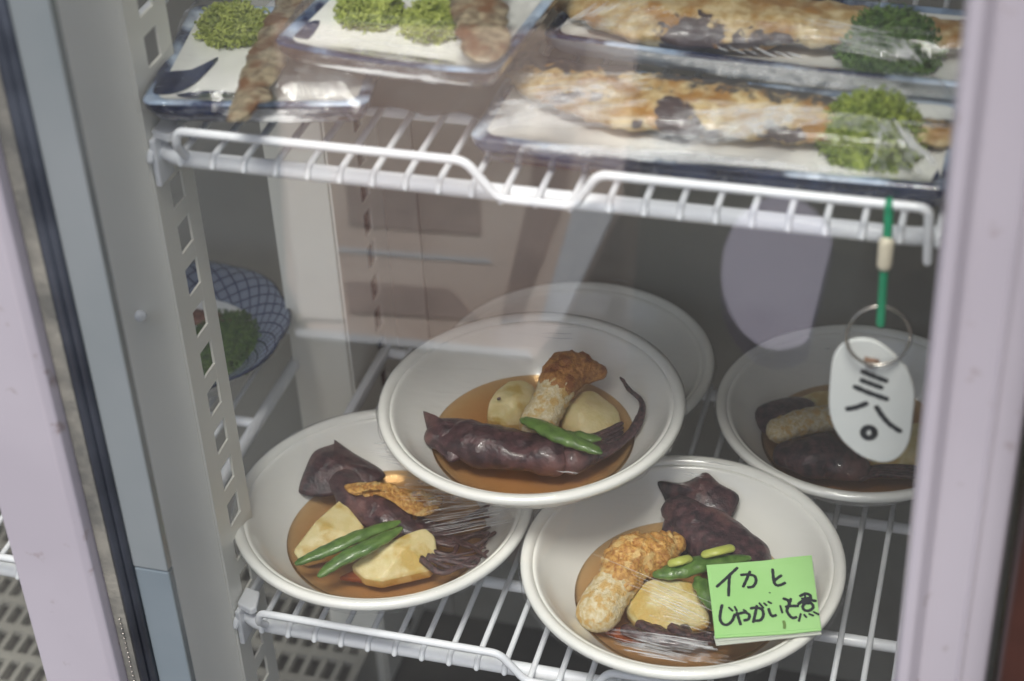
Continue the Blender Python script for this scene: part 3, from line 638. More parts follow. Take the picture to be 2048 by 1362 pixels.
# ---------------------------------------------------------------- cling film over the bowls
def bowlfilm(bw, label, creases, seed, sag=.0012):
    t = thing('cling_film', label, 'cling film', group='cling film over the bowls')
    b = MB(); k = bw.k; seg = 160
    def zz(a, r):
        return 0
    base = 0
    radii = [.0005, .015, .030, .045, .060, .070, .078, .083, .0868, .0892, .0902, .0904, .0900]
    zs = [-sag, -sag, -sag*.95, -sag*.85, -sag*.6, -sag*.35, -.0001, .0003, .0005, -.0006, -.0025, -.0045, -.0062]
    for i, (r, z) in enumerate(zip(radii, zs)):
        for s_ in range(seg):
            a = 2*math.pi*s_/seg; p = Vector((math.cos(a)*r*40+seed, math.sin(a)*r*40, seed))
            dz = noise.noise(p)*.0007 if r < .08 else 0
            rr = r; zd = z+dz
            if i >= 11:
                q = noise.noise(Vector((math.cos(a)*9+seed, math.sin(a)*9, i*.7))); rr += .0016*q; zd += .003*noise.noise(Vector((math.cos(a)*5, math.sin(a)*5+seed, 3)))
            b.v.append((bw.c[0]+rr*k*math.cos(a), bw.c[1]+rr*k*math.sin(a), bw.c[2]+.0482+zd))
    for i in range(len(radii)-1):
        for s_ in range(seg):
            p, q = i*seg+s_, i*seg+(s_+1) % seg; b.f.append((p, q, q+seg, p+seg))
    b.build('film_sheet', M_['film'], t)
    # ruffled skirt clinging below the rim
    sk = MB()
    for i in range(5):
        for s_ in range(seg):
            a = 2*math.pi*s_/seg; q = noise.noise(Vector((math.cos(a)*22+seed, math.sin(a)*22, i*.4))); L = .006+.010*max(0, noise.noise(Vector((math.cos(a)*3+seed, math.sin(a)*3, 7)))+.15)
            rr = .0898-.0035*i/4*2+.0018*q*i/4; sk.v.append((bw.c[0]+rr*k*math.cos(a), bw.c[1]+rr*k*math.sin(a), bw.c[2]+.0430-L*i/4))
    for i in range(4):
        for s_ in range(seg):
            p, q = i*seg+s_, i*seg+(s_+1) % seg; sk.f.append((p, q, q+seg, p+seg))
    sk.build('film_skirt', M_['skirt'], t)
    c = MB()
    for (a, b_, wd_, n_, jit) in creases:
        for q in range(n_):
            f_ = q/max(1, n_-1) if n_ > 1 else .5
            A = np.array(a[0])*(1-f_)+np.array(a[1])*f_; B_ = np.array(b_[0])*(1-f_)+np.array(b_[1])*f_
            t0 = random.uniform(0, jit); t1 = 1-random.uniform(0, jit)
            A2 = A+(B_-A)*t0; B2 = A+(B_-A)*t1; off = random.uniform(-1, 1)*3
            P = [PZ(A2[0]+(B2[0]-A2[0])*u, A2[1]+(B2[1]-A2[1])*u+off+random.uniform(-.8, .8), bw.c[2]+.0482-sag*.5) for u in (0, .25, .5, .75, 1)]
            rw = wd_*random.uniform(.5, 1.3)
            c.tube(cr(P, 3), [rw*math.sin(math.pi*(i+.5)/14)+.00003 for i in range(13)], 5, .5, cap=False)
    if creases: c.build('film_crease_glint', M_['crease'], t, kind='stuff')
    return t
bowlfilm(BA, 'wrinkled cling film stretched over the left front bowl',
         [(((700, 890), (790, 935)), ((835, 905), (905, 955)), .00016, 22, .4), (((800, 930), (760, 1000)), ((1000, 960), (1000, 1010)), .00018, 18, .4), (((840, 1080), (820, 1010)), ((1040, 1040), (1030, 985)), .00018, 22, .45), (((745, 883), (750, 884)), ((775, 883), (778, 884)), .0005, 1, 0)], 1)
bowlfilm(BB, 'cling film with bright streaks over the right front bowl',
         [(((1225, 1130), (1290, 1190)), ((1430, 1220), (1430, 1260)), .00016, 8, .3), (((1205, 1262), (1225, 1300)), ((1420, 1318), (1380, 1325)), .00032, 9, .35), (((1280, 1262), (1290, 1270)), ((1440, 1285), (1430, 1300)), .00028, 7, .3), (((1365, 942), (1365, 946)), ((1420, 950), (1416, 954)), .0004, 3, .3),
          (((1380, 915), (1400, 918)), ((1440, 925), (1470, 930)), .0003, 2, .2), (((1175, 1100), (1180, 1104)), ((1430, 1205), (1430, 1206)), .00012, 1, 0)], 2)
bowlfilm(BC, 'taut cling film over the topmost bowl',
         [(((1080, 667), (1085, 673)), ((1150, 669), (1145, 675)), .0004, 2, .1), (((1060, 640), (1070, 655)), ((1170, 640), (1190, 655)), .0001, 4, .3), (((1112, 941), (1112, 944)), ((1165, 947), (1165, 950)), .0002, 2, .2)], 3)  # first streaks paint the highlight on the film
bowlfilm(BD, 'cling film over the hidden back bowl', [(((1215, 560), (1230, 572)), ((1270, 566), (1290, 590)), .0003, 4, .2)], 4)
bowlfilm(BE, 'cling film over the back right bowl', [(((1648, 694), (1650, 695)), ((1660, 694), (1661, 695)), .0003, 1, 0)], 5)

# ---------------------------------------------------------------- green handwritten card
cc = [PZ(1412, 1131, .0640), PZ(1622, 1110, .0640), PZ(1643, 1266, .0520), PZ(1430, 1283, .0520)]
cn = np.cross(cc[1]-cc[0], cc[3]-cc[0]); cn /= np.linalg.norm(cn); cn = cn if cn[2] > 0 else -cn
cc[2] = PP(1643, 1266, cc[0], cn)
PC = thing('price_card', 'bright green handwritten card lying on the right front bowl', 'price card')
def slab(P, n, th, name, mt, par, bev=.0002, up=0):
    b = MB(); m_ = len(P)
    b.v = [tuple(p+n*up) for p in P]+[tuple(p+n*(up-th)) for p in P]
    b.f = [tuple(range(m_)), tuple(range(2*m_-1, m_-1, -1))]+[(k, (k+1) % m_, m_+(k+1) % m_, m_+k) for k in range(m_)]
    return b.build(name, mt, par, smooth=False, bevel=bev)
def cpt(x, y): return PP(1390+x/6.485, 1090+y/6.485, cc[0], cn)
face = [cpt(148, 258), cpt(500, 232), cpt(900, 200), cpt(1200, 160), cpt(1515, 130), cpt(1540, 380), cpt(1590, 740), cpt(1642, 1105), cpt(1200, 1150), cpt(262, 1205), cpt(205, 700)]
slab(face, cn, .0010, 'card_face', M_['card'], PC)
slab([cpt(200, 345), cpt(800, 290), cpt(1520, 225), cpt(1636, 1085), cpt(255, 1180)], cn, .0004, 'card_face', M_['card'], PC, up=.00035)
slab([cpt(245, 1150), cpt(1642, 1085), cpt(1645, 1130), cpt(280, 1275)], cn, .0008, 'clear_sleeve', M_['cardw'], PC, up=-.0022)
slab([cpt(170, 320), cpt(1540, 200), cpt(1640, 1110), cpt(300, 1230)], cn, .0006, 'clear_sleeve', M_['cardw'], PC, up=-.0014)
ST = [[(545, 305), (460, 385), (380, 460), (285, 545)], [(450, 390), (440, 500), (435, 660)],
      [(600, 395), (680, 390), (770, 410), (790, 480), (750, 545), (690, 555)], [(710, 355), (670, 450), (625, 545)],
      [(1005, 325), (1015, 430), (1020, 470)], [(1115, 405), (1050, 450), (1025, 490), (1060, 530), (1110, 525), (1165, 500)],
      [(350, 790), (330, 880), (325, 970), (360, 1030), (420, 1040), (480, 990), (515, 910)], [(440, 820), (485, 860)], [(515, 810), (540, 860)],
      [(520, 915), (600, 890), (660, 885), (705, 920), (690, 970), (640, 985)], [(545, 890), (565, 960), (590, 1035)], [(630, 850), (660, 870)],
      [(725, 830), (800, 820), (870, 850), (885, 920), (850, 980), (790, 990)], [(800, 800), (780, 900), (755, 1005)], [(835, 765), (885, 825)], [(895, 765), (925, 790)], [(950, 745), (985, 765)],
      [(955, 840), (970, 890), (1000, 930), (1045, 920)], [(1105, 800), (1130, 885)],
      [(1150, 705), (1200, 725), (1225, 770)], [(1240, 710), (1215, 790), (1190, 860), (1230, 930), (1270, 955), (1310, 945)], [(1180, 810), (1240, 800), (1330, 800)],
      [(1365, 670), (1430, 640), (1490, 660), (1500, 700)], [(1425, 640), (1430, 760)], [(1340, 775), (1400, 730), (1470, 720), (1560, 735)], [(1385, 705), (1500, 690)], [(1390, 760), (1440, 735), (1500, 760)],
      [(1430, 760), (1395, 810), (1420, 855), (1480, 860), (1530, 820), (1510, 770), (1450, 765)],
      [(1370, 905), (1345, 995)], [(1415, 915), (1440, 945)], [(1480, 905), (1530, 925)], [(1540, 880), (1600, 910)], [(960, 628), (975, 630)]]
ik = MB()
for s_ in ST:
    wdt = .0017 if len(s_) > 2 or abs(s_[0][1]-s_[-1][1]) > 120 else .0013
    if s_[0] == (960, 628): wdt = .0006
    ik.ribbon([cpt(*p)+cn*(.00042+.00001*ST.index(s_)) for p in s_], wdt, cn)
ik.build('handwriting', M_['ink'], PC, smooth=False)
sm = MB()
sm.ribbon([cpt(1150, 1000)+cn*.0004, cpt(1160, 1040)+cn*.0004, cpt(1160, 1080)+cn*.0004], .0017, cn)
sm.build('smudge', M_['smudge'], PC, smooth=False)

# ---------------------------------------------------------------- hanging tag, ring and cord
TY = .6830
def tp(x, y, dy=0): return PY(1640+x/4.54, 640+y/4.54, TY+dy)
HT = thing('key_tag', 'white oval plastic tag with black strokes hanging below the upper shelf', 'tag')
OUT = [(300, 185), (400, 178), (500, 200), (600, 260), (700, 350), (790, 460), (845, 600), (858, 720), (840, 900), (820, 1060), (780, 1170), (700, 1260), (600, 1295), (500, 1285), (380, 1240), (280, 1170), (190, 1080), (120, 960), (85, 830), (80, 700), (95, 500), (110, 370), (150, 280), (220, 215)]
P = cr([tp(*q) for q in OUT], 3, True)
tn = np.array([0, -1.0, 0])
slab(P, tn, .0022, 'tag_plate', M_['tag'], HT, bev=.0006, up=0)
ts = MB()
for q in ([(390, 465), (480, 505), (600, 550)], [(380, 545), (460, 575), (555, 610)], [(320, 605), (450, 660), (605, 715)], [(250, 805), (330, 790), (420, 755)], [(515, 790), (560, 860), (630, 940), (725, 1005)]):
    ts.ribbon([tp(*p)+tn*.0001 for p in q], .0027, tn)
ring = [(445+52*math.cos(a)*1.0, 1020+48*math.sin(a)) for a in np.linspace(0, 2*math.pi, 15)]
ts.ribbon([tp(*p)+tn*.00015 for p in ring], .0031, tn)
ts.build('marker_strokes', M_['ink'], HT, smooth=False)
hl = MB().tube([tp(470, 365, -.0001), tp(470, 365, -.0006)], .0034, 20, cap=False); hl.build('rusty_hole', M_['rust'], HT)
rg = []
rc = PY(1757, 672, TY-.001)
for a in np.linspace(0, 2*math.pi, 49):
    rg.append(rc+np.array([.0138*math.cos(a), .0035*math.sin(a+.6), .0140*math.sin(a)]))
RG = MB().tube(rg, .0008, 8, cap=False).build('key_ring', M_['steel']); tag(RG, 'thin metal split ring joining the white tag to the green cord', 'key ring')
CD = thing('lanyard', 'green plastic cord with cream crimp hanging from the upper shelf rail', 'lanyard')
c1 = cr([PY(1777, 425, .6885), PY(1775, 470, .686), PY(1768, 540, .684), PY(1764, 600, .684), PY(1761, 648, .683)], 6)
MB().tube(c1, .0020, 12, flat=.7).build('cord_strand', M_['cord'], CD)
MB().tube([PY(1773, 486, .6855), PY(1769, 528, .6845)], .0034, 16).build('crimp', M_['crimp'], CD)
MB().tube(fillet([PY(1777, 440, .6885), PY(1777, 412, .688), PY(1779, 395, .6935), PY(1780, 430, .694)], .003), .0018, 10, flat=.7).build('cord_loop', M_['cord'], CD)

# ---------------------------------------------------------------- rectangular plates, fish and seaweed on the upper shelf
def quadplate(name, label, c4, zrim, depth, lift_end=0.0, seed=0, edge='navy', marks=()):
    """c4: front-left, front-right, back-right, back-left rim corners (x,y). The rim bows a little."""
    t = thing(name, label, 'plate', group='rectangular blue and white plates')
    c4 = [np.array(c, float) for c in c4]
    def at(u, v, z):
        p = (c4[0]*(1-u)+c4[1]*u)*(1-v)+(c4[3]*(1-u)+c4[2]*u)*v
        bow = lift_end*((2*u-1)**2-.5)
        return (p[0], p[1], z+bow)
    def rr(u, v, q=.0):
        return u, v
    W_ = np.linalg.norm(c4[1]-c4[0]); D_ = np.linalg.norm(c4[3]-c4[0])
    def loop(ins, z, n=9):
        L = []; rad = .006
        du, dv = ins/W_, ins/D_; ru, rv = rad/W_, rad/D_
        for (cu, cv, a0) in ((1-du-ru, 1-dv-rv, 0), (du+ru, 1-dv-rv, 90), (du+ru, dv+rv, 180), (1-du-ru, dv+rv, 270)):
            for k in range(n):
                a = R(a0+90*k/(n-1)); L.append((cu+ru*math.cos(a), cv+rv*math.sin(a)))
            # extra points along the sides for the bow
        out = []
        for i in range(len(L)):
            a, b_ = L[i], L[(i+1) % len(L)]; out.append(a)
            if math.hypot((a[0]-b_[0])*W_, (a[1]-b_[1])*D_) > .015:
                for q in range(1, 10): out.append((a[0]+(b_[0]-a[0])*q/10, a[1]+(b_[1]-a[1])*q/10))
        return [at(u, v, z) for u, v in out]
    def band(loops, nm, mt, fill=False):
        b = MB(); m_ = len(loops[0])
        for L in loops: b.v += L
        for i in range(len(loops)-1):
            for k in range(m_): b.f.append((i*m_+k, i*m_+(k+1) % m_, (i+1)*m_+(k+1) % m_, (i+1)*m_+k))
        if fill: b.f.append(tuple((len(loops)-1)*m_+k for k in range(m_)))
        return b.build(nm, mt, t)
    z = zrim
    band([loop(.0060, z-.0014), loop(.011, z-.0037), loop(.018, z-.0058), loop(.024, z-.0062)], 'well', M_['plate'], True)
    band([loop(.0000, z-.0014), loop(.0006, z-.0003), loop(.0024, z), loop(.0061, z-.0013)], 'rim_band', M_['rimmix'])
    band([loop(.0000, z-.0013), loop(.0004, z-.0050), loop(.0045, z-depth+.001), loop(.0065, z-depth), loop(.012, z-depth)], 'outer_side', M_[edge], True)
    for (poly, col) in marks:
        if isinstance(poly[0][0], int) and poly[0][0] > 2:
            def onp(x, y):
                zz = z-.004
                for _ in range(4):
                    p = PZ(x, y, zz); e1 = (c4[1]-c4[0])/W_; e2 = (c4[3]-c4[0])/D_
                    u_ = np.dot(p[:2]-c4[0], e1); v_ = np.dot(p[:2]-c4[0], e2); d_ = max(0, min(u_, v_, W_-u_, D_-v_))
                    zz = z+np.interp(d_, (0, .0024, .006, .011, .018, .024), (0, 0, -.0014, -.0037, -.0058, -.0062))+.0006
                return p
            O = [np.array((x, y, 0.)) for x, y in poly]; O = cr(O, 4, True); c_ = sum(O)/len(O); b = MB(); m_ = len(O)
            for t_ in (1, .66, .33, .02): b.v += [tuple(onp(*(c_+(o-c_)*t_)[:2])) for o in O]
            b.f = [(q*m_+k, q*m_+(k+1) % m_, (q+1)*m_+(k+1) % m_, (q+1)*m_+k) for q in range(3) for k in range(m_)]; b.build('brush_mark', M_[col], t); continue
        P = [np.array(at(u, v, z-.0055+.0040*max(0, 1-min(u*W_, (1-u)*W_, v*D_, (1-v)*D_)/.018))) for u, v in poly]
        P = cr(P, 4, True); c_ = sum(P)/len(P); b = MB(); m_ = len(P)
        b.v = [tuple(p+np.array([0, 0, .0006])) for p in P]+[tuple(c_+np.array([0, 0, .0006]))]
        b.f = [(k, (k+1) % m_, m_) for k in range(m_)]; b.build('brush_mark', M_[col], t)
    return t, at, c4
def xy(p): return (p[0], p[1])
def corners(fl, frr, zr, depth_len, skew=(0, 0)):
    a = PZ(*fl, zr)[:2]; b = PZ(*frr, zr)[:2]; d = (b-a)/np.linalg.norm(b-a); nrm = np.array([-d[1], d[0]])
    return [a, b, b+nrm*depth_len+np.array(skew), a+nrm*depth_len+np.array(skew)]
ZP = HU
q3 = corners((935, 272), (1905, 377), ZP+.0175, .083)
p3, at3, c3 = quadplate('rectangular_plate', 'long plate front right holding a whole grilled fish and seaweed', q3, ZP+.0165, .0150, .002, marks=(([(.955, .03), (.97, .30), (.995, .33), (.995, .03)], 'navy'), ([(.90, .02), (.94, .10), (.985, .12), (.985, .015)], 'navy')))
q4 = corners((1083, 68), (2060, 182), ZP+.030, .080)
p4, at4, c4_ = quadplate('rectangular_plate', 'long plate at the back right overlapping the fish plate before it', q4, ZP+.0290, .0120, .002, edge='side', marks=(([(.90, .05), (.93, .02), (.97, .22), (.95, .30)], 'navy'),))
q1 = corners((279, 205), (735, 208), ZP+.0300, .105)
p1, at1, c1_ = quadplate('rectangular_plate', 'plate at the far left whose corner overhangs the shelf rail', q1, ZP+.0300, .0130, .001,
    marks=(([(306, 186), (322, 152), (345, 142), (385, 138), (437, 114), (405, 152), (378, 174), (345, 187)], 'navy'), ([(352, 189), (420, 181), (495, 189), (470, 196), (390, 196)], 'navy')))
q2 = corners((543, 88), (992, 148), ZP+.0500, .105)
p2, at2, c2_ = quadplate('rectangular_plate', 'small plate stacked upon the left one with two seaweed heaps', q2, ZP+.0500, .0120, .003,
    marks=(([(572, 80), (592, 55), (622, 42), (640, 44), (622, 74), (600, 84)], 'navy'), ([(640, 92), (760, 103), (900, 122), (890, 128), (740, 110)], 'navy')), edge='umber')

def fish(label, pts, rs, mt, sq=.55, seed=0, tail=None, amp=.002, parts=True):
    t = thing('grilled_fish', label, 'fish', group='grilled fish on plates')
    Q = cr([(*p, r) for p, r in zip(pts, rs)], 12)
    b = MB().tube([q[:3] for q in Q], [q[3] for q in Q], 36, sq, amp=amp, freq=110, seed=seed)
    o = b.build('body', mt, t)
    return t
def Q_(pts, z): return [PZ(x, y, z) for x, y in pts]
f3 = fish('whole golden grilled fish lying along the front right plate', Q_([(1050, 130), (1120, 165), (1250, 195), (1400, 213), (1540, 228), (1660, 242), (1790, 258), (1900, 268)], ZP+.0190), [.012, .0190, .0235, .0240, .0220, .0180, .0130, .0105], M_['fish3'], .33, 1, amp=.0035)
f4 = fish('grilled fish on the back right plate, split brown skin', Q_([(1110, -40), (1200, 0), (1330, 30), (1480, 40), (1620, 45), (1780, 60), (1930, 70)], ZP+.0320), [.014, .021, .0280, .0275, .0210, .0150, .0120], M_['fish4'], .33, 6, amp=.0035)
f1 = fish('grilled fish tail end hanging over the far left plate', Q_([(640, -50), (590, 20), (548, 90), (520, 150), (500, 190), (478, 232)], ZP+.0370), [.0130, .0120, .0100, .0095, .0075, .0055], M_['fishg'], .32, 9, amp=.0022)
f2 = fish('brown grilled fish piece on the right of the small stacked plate', Q_([(955, -60), (955, -5), (965, 50), (972, 105)], ZP+.0600), [.0135, .0130, .0120, .0095], M_['fishg'], .26, 12, amp=.0030)
MB().pillow([PZ(x, y, ZP+.0385) for x, y in ((505, 170), (540, 178), (545, 200), (520, 205), (500, 228), (470, 244), (452, 240), (470, 215), (478, 190))], .0016, 2, 6, .0008, 200, .6).build('tail_fin', M_['fishg'], f1)
# dark blister spots on the fish: flesh windows
def spot(par, px, py, z, rx, ry, mt, seed):
    c = PZ(px, py, z); P = []
    for k in range(9):
        a = 2*math.pi*k/9; q = 1+.9*noise.noise(Vector((math.cos(a)*3+seed, math.sin(a)*2, seed))); P.append(c+np.array([rx*q*math.cos(a), ry*q*math.sin(a), -.0015*abs(math.sin(a))]))
    MB().pillow(P, .0009, 2, 4, .0003, 200, .8).build('charred_patch', mt, par)
M_['char'] = mat('charred_skin', (.07, .045, .045), (.16, .11, .10), .3, 90, .4, 200, coat=.4)

def weed(label, c, rx, ry, rz, n_, mt, seed, group='heaps of green seaweed'):
    rnd = random.Random(seed); b = MB()
    for i in range(n_):
        u = rnd.uniform(-.15, 1); a = rnd.uniform(0, 2*math.pi); s_ = math.sqrt(max(0, 1-max(u, 0)**2))*(1 if u >= 0 else .95)
        q = rnd.uniform(.72, 1.05)
        p = np.array([c[0]+rx*s_*math.cos(a)*q, c[1]+ry*s_*math.sin(a)*q, c[2]+rz*u*q])
        d = np.array([rnd.gauss(0, 1), rnd.gauss(0, 1), rnd.gauss(0, .7)]); d /= np.linalg.norm(d)
        e_ = np.cross(d, np.array([rnd.gauss(0, 1), rnd.gauss(0, 1), rnd.gauss(0, 1)])); e_ /= np.linalg.norm(e_)
        L = rnd.uniform(.0016, .0034); k = rnd.uniform(1.5, 4.0)
        pts = []
        for j in range(6):
            t = j/5*k; pts.append(p+(d*math.sin(t)+e_*(1-math.cos(t)))*L*.6)
        b.tube(pts, rnd.uniform(.00035, .0007), 4, cap=False)
    t = thing('seaweed_heap', label, 'seaweed', group=group)
    b.build('strands', mt, t, kind='stuff')
    core = MB(); pr = [(rx*.86*math.cos(q), rz*.86*math.sin(q)) for q in np.linspace(-.2, math.pi/2, 8)]
    core.lathe([(r_, z_) for r_, z_ in pr], c, 32, rfun=lambda a, r_: 1+.1*math.sin(3*a+seed)).build('inner_mass', mt, t)
    for v in core.v: pass
    return t
weed('round bright seaweed heap at the tail of the front right fish', PZ(1742, 288, ZP+.0120), .0240, .0230, .0230, 3000, M_['weed'], 1)
weed('darker seaweed heap on the back right plate beside the fish', PZ(1780, 105, ZP+.0250), .0245, .0250, .0190, 3000, M_['weedd'], 2)
weed('yellow green seaweed heap on the far left plate', PZ(468, 60, ZP+.0260), .0185, .0170, .0120, 1900, M_['weedy'], 3)
weed('left one of two seaweed heaps on the small stacked plate', PZ(742, 30, ZP+.0450), .0160, .0150, .0140, 1900, M_['weedy'], 4)
weed('right one of two seaweed heaps on the small stacked plate', PZ(868, 55, ZP+.0450), .0140, .0140, .0120, 1700, M_['weedy'], 5)

def platefilm(label, at, c4, zr, bump, creases, seed, heaps=()):
    t = thing('cling_film', label, 'cling film', group='cling film over the plates')
    b = MB(); nu, nv = 50, 24
    for j in range(nv+1):
        for i in range(nu+1):
            u = -.012+1.024*i/nu; v = -.02+1.04*j/nv
            p = at(u, v, zr); e_ = min(u+.012, 1.012-u)*10; e2 = min(v+.02, 1.02-v)*6
            k = min(1, max(0, e_))*min(1, max(0, e2))
            z = p[2]+.0012+bump*math.sin(math.pi/2*k)**2+.0010*noise.noise(Vector((u*9, v*5, seed)))*k
            for (hc, hr, hz) in heaps:
                q = math.hypot(p[0]-hc[0], p[1]-hc[1])/hr
                if q < 1.6: z = max(z, hc[2]+hz*math.sqrt(max(0, 1-(q/1.6)**2))+.001)
            if i in (0, nu) or j in (0, nv): z -= .006+.003*noise.noise(Vector((u*14, v*14, seed)))
            b.v.append((p[0], p[1], z))
    for j in range(nv):
        for i in range(nu):
            a = j*(nu+1)+i; b.f.append((a, a+1, a+nu+2, a+nu+1))
    b.build('film_sheet', M_['film'], t)
    # gathered underside along the front edge
    sk = MB(); n_ = 120
    for r_ in range(5):
        for i in range(n_+1):
            u = -.01+1.02*i/n_; p = at(u, -.015, zr); q = noise.noise(Vector((u*40, r_*.6, seed)))
            sk.v.append((p[0], p[1]+.0022*r_+.0012*q-.0005, p[2]-.004-r_*.0010+.0015*noise.noise(Vector((u*16, 3, seed)))))
    for r_ in range(4):
        for i in range(n_):
            a = r_*(n_+1)+i; sk.f.append((a, a+1, a+n_+2, a+n_+1))
    sk.build('film_skirt', M_['skirt'], t)
    c = MB()
    for (a, b_, wd_, k_, jit, zc) in creases:
        for q in range(k_):
            f_ = q/max(1, k_-1)
            A = np.array(a[0])*(1-f_)+np.array(a[1])*f_; B_ = np.array(b_[0])*(1-f_)+np.array(b_[1])*f_
            t0 = random.uniform(0, jit); t1 = 1-random.uniform(0, jit); A2 = A+(B_-A)*t0; B2 = A+(B_-A)*t1
            P = [PZ(A2[0]+(B2[0]-A2[0])*s_, A2[1]+(B2[1]-A2[1])*s_+random.uniform(-1.5, 1.5), zc) for s_ in (0, .25, .5, .75, 1)]
            rw = wd_*random.uniform(.5, 1.4)
            c.tube(cr(P, 3), [rw*math.sin(math.pi*(i+.5)/14)+.00004 for i in range(13)], 5, .5, cap=False)
    if creases: c.build('film_crease_glint', M_['crease'], t, kind='stuff')
platefilm('creased cling film over the front right fish plate', at3, c3, ZP+.0165, .0165,
          [(((1000, 180), (960, 250)), ((1260, 150), (1330, 250)), .0003, 16, .35, ZP+.030), (((1280, 235), (1400, 300)), ((1600, 200), (1640, 218)), .0005, 9, .3, ZP+.034), (((1780, 225), (1830, 270)), ((1840, 330), (1895, 355)), .0006, 8, .4, ZP+.034),
           (((1050, 290), (1060, 300)), ((1500, 310), (1560, 330)), .0005, 10, .6, ZP+.020), (((1760, 250), (1745, 330)), ((1760, 300), (1740, 350)), .0006, 5, .4, ZP+.034)], 1, [(PZ(1742, 288, ZP+.0120), .0250, .0245)])
platefilm('creased cling film over the back right fish plate', at4, c4_, ZP+.0290, .0165,
          [(((1110, 60), (1180, 40)), ((1200, 0), (1250, 0)), .0005, 6, .3, ZP+.044), (((1600, 30), (1640, 90)), ((1780, 70), (1850, 130)), .0004, 7, .4, ZP+.048), (((1790, 60), (1770, 90)), ((1850, 135), (1830, 130)), .0007, 9, .4, ZP+.048), (((1420, 85), (1560, 100)), ((1460, 105), (1620, 120)), .0006, 6, .3, ZP+.032)], 2, [(PZ(1780, 105, ZP+.0250), .0260, .0205)])
platefilm('cling film over the far left plate with gathered front', at1, c1_, ZP+.0300, .010, [(((570, 170), (640, 160)), ((560, 200), (700, 205)), .0003, 12, .4, ZP+.034), (((440, 220), (450, 244)), ((570, 220), (700, 238)), .0009, 16, .6, ZP+.028)], 3, [(PZ(468, 60, ZP+.0260), .0190, .0135)])
platefilm('cling film over the small stacked plate', at2, c2_, ZP+.0500, .012, [(((600, 122), (640, 135)), ((900, 160), (960, 172)), .0008, 16, .7, ZP+.046), (((830, 150), (840, 160)), ((870, 152), (880, 165)), .0012, 3, .2, ZP+.044)], 4, [(PZ(742, 30, ZP+.0450), .0170, .0155), (PZ(868, 55, ZP+.0450), .0150, .0135)])

for k_, (x_, lb_) in enumerate(((-.560, 'unseen plate added for shade on the upper left shelf just behind the post'), (-.690, 'unseen plate added for shade on the upper left shelf further from the post'))):  # out of sight, added to block light from the left compartment
    quadplate('rectangular_plate', lb_, [(x_-.06, .712), (x_+.06, .712), (x_+.06, .96), (x_-.06, .96)], .347, .0140)
# milky ribbons: gathered folds of the wrap, with its whitish sheen painted in
m = bpy.data.materials.new('milky_fold_sheen'); m.use_nodes = True; nt = m.node_tree; n = nt.nodes; l = nt.links
pc = n['Principled BSDF']; pc.inputs['Base Color'].default_value = (.86, .88, .90, 1); pc.inputs['Roughness'].default_value = .3; pc.inputs['Coat Weight'].default_value = 1
tr0 = n.new('ShaderNodeBsdfTransparent'); mx0 = n.new('ShaderNodeMixShader')
tn0 = n.new('ShaderNodeTexNoise'); tn0.inputs['Scale'].default_value = 160; tn0.inputs['Detail'].default_value = 5; tc0 = n.new('ShaderNodeTexCoord'); l.new(tc0.outputs['Object'], tn0.inputs['Vector'])
mp0 = n.new('ShaderNodeMapRange'); mp0.inputs[1].default_value = .4; mp0.inputs[2].default_value = .75; mp0.inputs[3].default_value = .05; mp0.inputs[4].default_value = .45; l.new(tn0.outputs[0], mp0.inputs[0]); l.new(mp0.outputs[0], mx0.inputs[0])
l.new(tr0.outputs[0], mx0.inputs[1]); l.new(pc.outputs[0], mx0.inputs[2]); l.new(mx0.outputs[0], n['Material Output'].inputs[0]); M_['milky'] = m
def folds(parent, specs):
    b = MB(); q = 0
    for (a, b_, z, wd_, k) in specs:
        for i in range(k):
            f_ = i/max(1, k-1); A = np.array(a[0])*(1-f_)+np.array(a[1])*f_; B_ = np.array(b_[0])*(1-f_)+np.array(b_[1])*f_
            t0 = random.uniform(0, .3); t1 = 1-random.uniform(0, .3); A2 = A+(B_-A)*t0; B2 = A+(B_-A)*t1; q += 1
            pts = [PZ(A2[0]+(B2[0]-A2[0])*s_, A2[1]+(B2[1]-A2[1])*s_+random.uniform(-2, 2), z+.00006*(q % 17)) for s_ in (0, .33, .66, 1)]
            b.ribbon(pts, wd_*random.uniform(.4, 1.4), (0, 0, 1))
    b.build('film_fold_sheen', M_['milky'], parent, kind='stuff')
fm = {o['label']: o for o in COL.objects if o.get('category') == 'cling film'}
folds(fm['creased cling film over the front right fish plate'], [(((945, 265), (1010, 150)), ((1300, 215), (1330, 150)), ZP+.0335, .0022, 16), (((1230, 290), (1320, 310)), ((1640, 212), (1670, 240)), ZP+.0350, .0016, 16), (((960, 285), (1100, 300)), ((1400, 300), (1880, 360)), ZP+.0190, .0024, 16), (((1740, 240), (1780, 230)), ((1760, 345), (1890, 355)), ZP+.0390, .0012, 12), (((950, 268), (1000, 200)), ((1240, 180), (1300, 150)), ZP+.0345, .0042, 8), (((1280, 240), (1330, 300)), ((1640, 205), (1660, 225)), ZP+.0355, .0036, 7), (((1300, 190), (1340, 220)), ((1900, 250), (1900, 280)), ZP+.0360, .0012, 12), (((1000, 292), (1050, 300)), ((1500, 320), (1880, 362)), ZP+.0200, .0050, 8)])
folds(fm['creased cling film over the back right fish plate'], [(((1260, 105), (1290, 120)), ((1700, 150), (1900, 190)), ZP+.0300, .0028, 18), (((1560, 20), (1640, 70)), ((1850, 80), (1870, 140)), ZP+.0490, .0010, 14), (((1100, 60), (1150, 70)), ((1300, -20), (1350, 20)), ZP+.0470, .0014, 10), (((1280, 110), (1300, 130)), ((1880, 175), (1900, 200)), ZP+.0300, .0055, 9), (((1150, 30), (1180, 60)), ((1900, 60), (1900, 120)), ZP+.0480, .0013, 12)])
